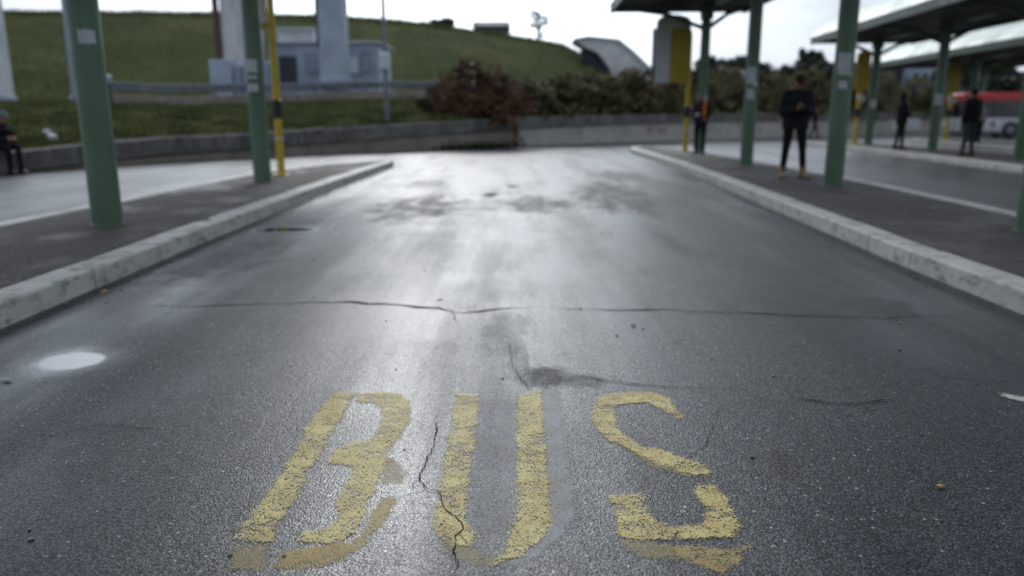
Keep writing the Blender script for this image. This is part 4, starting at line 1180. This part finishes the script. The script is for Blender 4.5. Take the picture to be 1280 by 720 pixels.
person('man in dark clothes with an orange shoulder strap beside the tall yellow sign', g3(874, 192), R(-25),
       stand(face=(-.2, -1, -.35), elL=(-.25, .0, 1.13), wrL=(-.1, -.26, 1.1), hdL=(.6, -.6, .1), elR=(.24, .03, 1.13), wrR=(.17, -.2, 1.02), knL=(-.11, -.02, .49), anL=(-.13, .02, .088), anR=(.12, -.04, .088), footR=(.3, -1, 0), footL=(-.2, -1, 0)),
       BURG, GREENT, DSHOE, GREYW, height=1.72, headgear='cap', extra=strap, pad=.01)
person('dark hooded figure waiting in profile on the second platform', g3(1123, 187), R(70),
       stand(elL=(-.22, -.06, 1.15), wrL=(-.12, -.24, 1.08), elR=(.22, -.06, 1.15), wrR=(.12, -.24, 1.08), anL=(-.07, -.07, .088), anR=(.08, .1, .088), knL=(-.08, -.06, .49), knR=(.09, .05, .49)),
       BLACKC, NAVY, DSHOE, BLACKC, height=1.76, voxel=.02, headgear='hood', pad=.02, long_coat=.1)
person('man in black jacket and grey jeans turned away on the second platform', g3(1208, 195), R(200),
       stand(anL=(-.14, .02, .088), anR=(.13, -.05, .088), knL=(-.12, -.02, .49)), BLACKC, GREYJ, DSHOE, DHAIR, height=1.78, voxel=.02, pad=.035)
person('person in a beige jacket standing close to the bus', g3(1221, 178), R(30),
       stand(elL=(-.24, -.03, 1.14), wrL=(-.13, -.24, 1.02)), BEIGE, NAVY, DSHOE, DHAIR, height=1.7, voxel=.02, pad=.015)
x, y = gp(1012, 172); 
person('tiny dark figure walking by the wall behind the man in tan boots', (x, y - .6, 0), R(60), stand(anL=(-.1, -.2, .1), anR=(.1, .22, .1), knL=(-.1, -.15, .49), knR=(.1, .06, .5)), NAVY, BLACKC, DSHOE, DHAIR, height=1.7, voxel=.022)
x, y = gp(1080, 170)
person('dark distant figure by the wall between the nearest pole and the second platform pole', (x, y - .8, 0), R(-20), stand(), BLACKC, NAVY, DSHOE, DHAIR, height=1.65, voxel=.022)
# two people sitting on the wall at the left
def sit(seat, fwd=.5, **kw):
    z = seat + .1
    J = dict(sit=1, pelvis=(0, 0, z), neck=(0, -.16, z + .50), head=(0, -.26, z + .62), face=(0, -1, -.5),
             shL=(-.18, -.13, z + .43), shR=(.18, -.13, z + .43), elL=(-.22, -.22, z + .17), elR=(.22, -.22, z + .17), wrL=(-.08, -.42, z + .19), wrR=(.08, -.42, z + .19),
             hipL=(-.09, -.03, z), hipR=(.09, -.03, z), knL=(-.11, -.44, z + .04), knR=(.11, -.44, z + .04), anL=(-.1, -.46 if fwd == .5 else -.7, .09), anR=(.1, -.5 if fwd == .5 else -.78, .09))
    J.update(kw); return J
x, y = wall_xy(10); hw_ = wall_h(10)
def on_top(u):
    i = min(range(len(us)), key=lambda k: abs(us[k] - u)); return path[i] + wall_normal(i) * .14, hs[i]
p, h_ = on_top(15)
person('seated person in grey knit hat and black clothes on the end of the low wall', (p.x, p.y, 0), R(66), sit(h_), BLACKC, BLACKC, DSHOE, GREYW, height=1.75, voxel=.016, headgear='beanie')
p, h_ = on_top(-17)
person('seated person with pale jeans, mostly cut off by the left edge', (p.x, p.y, 0), R(40), sit(h_, .7), NAVY, DENIM, DSHOE, DHAIR, height=1.75, voxel=.018)

# ------------------------------------------------------------------ litter
def scrap(u, v, h, size, mat, label, name, cat, seed, Y=None):
    rn = random.Random(seed)
    if Y: x, z = at(u, v, Y); p = (x, Y, z)
    else: p = (*gp(u, v, h), h)
    m = MB(); n = 7
    top = [(p[0] + math.cos(6.283 * i / n) * size * rn.uniform(.5, 1.1), p[1] + math.sin(6.283 * i / n) * size * rn.uniform(.3, .7), p[2] + .006 + rn.uniform(0, .25) * size) for i in range(n)]
    c = (p[0], p[1], p[2] + .01 + size * .15); c2 = (p[0], p[1], p[2] + .004 + size * .15)
    m.add(top + [c] + [(a, b_, z - .004) for a, b_, z in top] + [c2], [(i, (i + 1) % n, n) for i in range(n)] + [((i + 1) % n + n + 1, i + n + 1, 2 * n + 1) for i in range(n)] + [(i, i + n + 1, (i + 1) % n + n + 1, (i + 1) % n) for i in range(n)])
    tag(m.build(name, mat, o=p), label, cat)
scrap(1164, 261, .14, .07, PAPER, 'scrap of white paper lying on the right platform', 'paper_scrap', 'litter', 1)
scrap(1175, 609, .002, .016, LEAFY, 'small yellow leaf on the asphalt at right', 'leaf', 'leaf', 2)
scrap(792, 407, .002, .022, LEAFR, 'tiny red leaf on the asphalt beyond the letter S', 'leaf', 'leaf', 3)
scrap(257, 275, .15, .07, BLACKP, 'flattened dark wrapper on the left kerb', 'wrapper', 'litter', 4)
scrap(966, 243, .14, .06, PAPER, 'white paper scrap near the kerb in front of the tan boots', 'paper_scrap', 'litter', 5)
scrap(8, 476, .002, .03, PAPER, 'white scrap on the asphalt left of the puddle', 'paper_scrap', 'litter', 6)
p = terr_p(66, 1.2); scrap(0, 0, 0, 0, PAPER, '', 'x', 'x', 0) if False else None
def scrap_at(p, size, label, seed, name='paper_scrap'):
    rn = random.Random(seed); m = MB()
    m.ellipsoid((p.x, p.y, p.z + size * .6), (size, size * .7, size * .6), 9, 6)
    m.v = [(x + rn.uniform(-.3, .3) * size, y + rn.uniform(-.3, .3) * size, z + rn.uniform(-.25, .25) * size) for x, y, z in m.v]
    tag(m.build(name, WHITEP, o=tuple(p)), label, 'litter')
scrap_at(terr_p(66, 1.6) + Vector((0, 0, .04)), .10, 'crumpled white paper on the grass, the upper of two', 8)
scrap_at(terr_p(70, .8) + Vector((0, 0, .04)), .12, 'crumpled white bag on the grass just behind the wall, the lower of two', 9)
flat_shape([[(1256, 492), (1275, 496), (1290, 500), (1288, 503), (1268, 499), (1254, 495)]], 'paint_mark', WPAINT, None, .003, 77)
tag(bpy.data.objects['paint_mark'], 'small worn white paint fleck at the right edge of the lane', 'road marking')

rnd = random.Random(77)
mb = MB()
for _ in range(900):
    y = rnd.uniform(1.6, 20) ; sd_ = rnd.random()
    x = (-2.97 + abs(rnd.gauss(0, .09)) + .02) if sd_ < .4 else (3.14 + max(0, (y - 5)) * .045 - abs(rnd.gauss(0, .09)) - .03) if sd_ < .75 else rnd.uniform(-2.8, 3)
    r_ = rnd.uniform(.003, .008) * (1 + y * .03)
    mb.ellipsoid((x, y, r_ * .5), (r_ * rnd.uniform(.7, 1.6), r_, r_ * .6), 6, 4, Matrix.Rotation(rnd.uniform(0, 6), 3, 'Z'))
tag(mb.build('grit', weathered('grit_stone', (.30, .29, .26), (.10, .085, .06), 30, .7, bump=0), fix=False), kind='stuff')
leaf_spots = [(-2.86, 5.2, 'brown leaf in the gutter of the left kerb, nearest to the puddle'), (-2.80, 9.3, 'brown leaf in the gutter of the left kerb, beyond the first left pole'), (3.05, 5.6, 'brown leaf in the gutter of the right kerb, nearest the camera'), (3.2, 9.8, 'brown leaf in the gutter of the right kerb, level with the man in tan boots')]
for x, y, lab in leaf_spots:
    m = MB(); a = rnd.uniform(0, 6); c_, s_2 = math.cos(a), math.sin(a)
    L_ = [(-.035, 0, .004), (-.015, .016, .012), (.012, .014, .016), (.034, 0, .010), (.012, -.014, .006), (-.015, -.016, .007)]
    t_ = [(x + p * c_ - q * s_2, y + p * s_2 + q * c_, z) for p, q, z in L_]
    m.loft([t_, [(p, q, z + .002) for p, q, z in t_]])
    tag(m.build('leaf', LEAFY if x < 0 else BROWN, o=(x, y, 0)), lab, 'leaf', 'leaves in the gutters')

# ------------------------------------------------------------------ light
SUN_EL, SUN_AZ = R(31), R(-7)              # azimuth measured from straight ahead, to the right
sd = Vector((math.sin(SUN_AZ) * math.cos(SUN_EL), math.cos(SUN_AZ) * math.cos(SUN_EL), math.sin(SUN_EL)))
L = bpy.data.lights.new('sun', 'SUN'); L.energy = .9; L.angle = R(14); L.color = (1, .985, .96)
lo = bpy.data.objects.new('sun', L); COL.objects.link(lo)
lo.rotation_euler = (-sd).to_track_quat('-Z', 'Y').to_euler()
W = bpy.data.worlds.new('World'); S.world = W; W.use_nodes = True
nt = W.node_tree; nt.nodes.clear()
def wn(typ, **kw):
    n = nt.nodes.new(typ)
    for k, v in kw.items(): setattr(n, k, v)
    return n
out = wn('ShaderNodeOutputWorld'); bg = wn('ShaderNodeBackground'); bg.inputs[1].default_value = .1
sky = wn('ShaderNodeTexSky', sky_type='NISHITA'); sky.sun_disc = False
sky.sun_elevation = SUN_EL; sky.sun_rotation = SUN_AZ; sky.air_density = 1.0; sky.dust_density = 4; sky.ozone_density = 1
tc = wn('ShaderNodeTexCoord')
nrm = wn('ShaderNodeVectorMath', operation='NORMALIZE'); nt.links.new(tc.outputs['Generated'], nrm.inputs[0])
dot = wn('ShaderNodeVectorMath', operation='DOT_PRODUCT'); nt.links.new(nrm.outputs[0], dot.inputs[0]); dot.inputs[1].default_value = sd
glow = wn('ShaderNodeMapRange', interpolation_type='SMOOTHERSTEP')
nt.links.new(dot.outputs['Value'], glow.inputs[0])
for i, v in enumerate((.76, 1.0, 0.0, 1.0)): glow.inputs[1 + i].default_value = v
mp = wn('ShaderNodeMapping'); mp.inputs['Scale'].default_value = (2.2, 2.2, 6.5); nt.links.new(nrm.outputs[0], mp.inputs[0])
nz = wn('ShaderNodeTexNoise'); nz.inputs['Scale'].default_value = 1.6; nz.inputs['Detail'].default_value = 7; nz.inputs['Roughness'].default_value = .55
nt.links.new(mp.outputs[0], nz.inputs['Vector'])
cr = wn('ShaderNodeMapRange'); nt.links.new(nz.outputs['Fac'], cr.inputs[0])
for i, v in enumerate((.32, .68, 4.6, 8.6)): cr.inputs[1 + i].default_value = v
gm = wn('ShaderNodeMath', operation='MULTIPLY_ADD'); nt.links.new(glow.outputs[0], gm.inputs[0]); gm.inputs[1].default_value = 16.5
nt.links.new(cr.outputs[0], gm.inputs[2])
ccol = wn('ShaderNodeMix', data_type='RGBA', blend_type='MULTIPLY'); ccol.inputs[0].default_value = 1
ccol.inputs[6].default_value = (.87, .98, 1.11, 1); nt.links.new(gm.outputs[0], ccol.inputs[7])
mx = wn('ShaderNodeMix', data_type='RGBA'); mx.inputs[0].default_value = .93
nt.links.new(sky.outputs[0], mx.inputs[6]); nt.links.new(ccol.outputs[2], mx.inputs[7])
nt.links.new(mx.outputs[2], bg.inputs[0]); nt.links.new(bg.outputs[0], out.inputs[0])

S.render.engine = 'CYCLES'
S.cycles.use_denoising = True
S.cycles.max_bounces = 5
S.cycles.diffuse_bounces = 3; S.cycles.glossy_bounces = 3; S.cycles.transparent_max_bounces = 12
S.cycles.sample_clamp_indirect = 4
S.view_settings.view_transform = 'Standard'
S.view_settings.look = 'None'
S.view_settings.exposure = .22
S.view_settings.gamma = 1
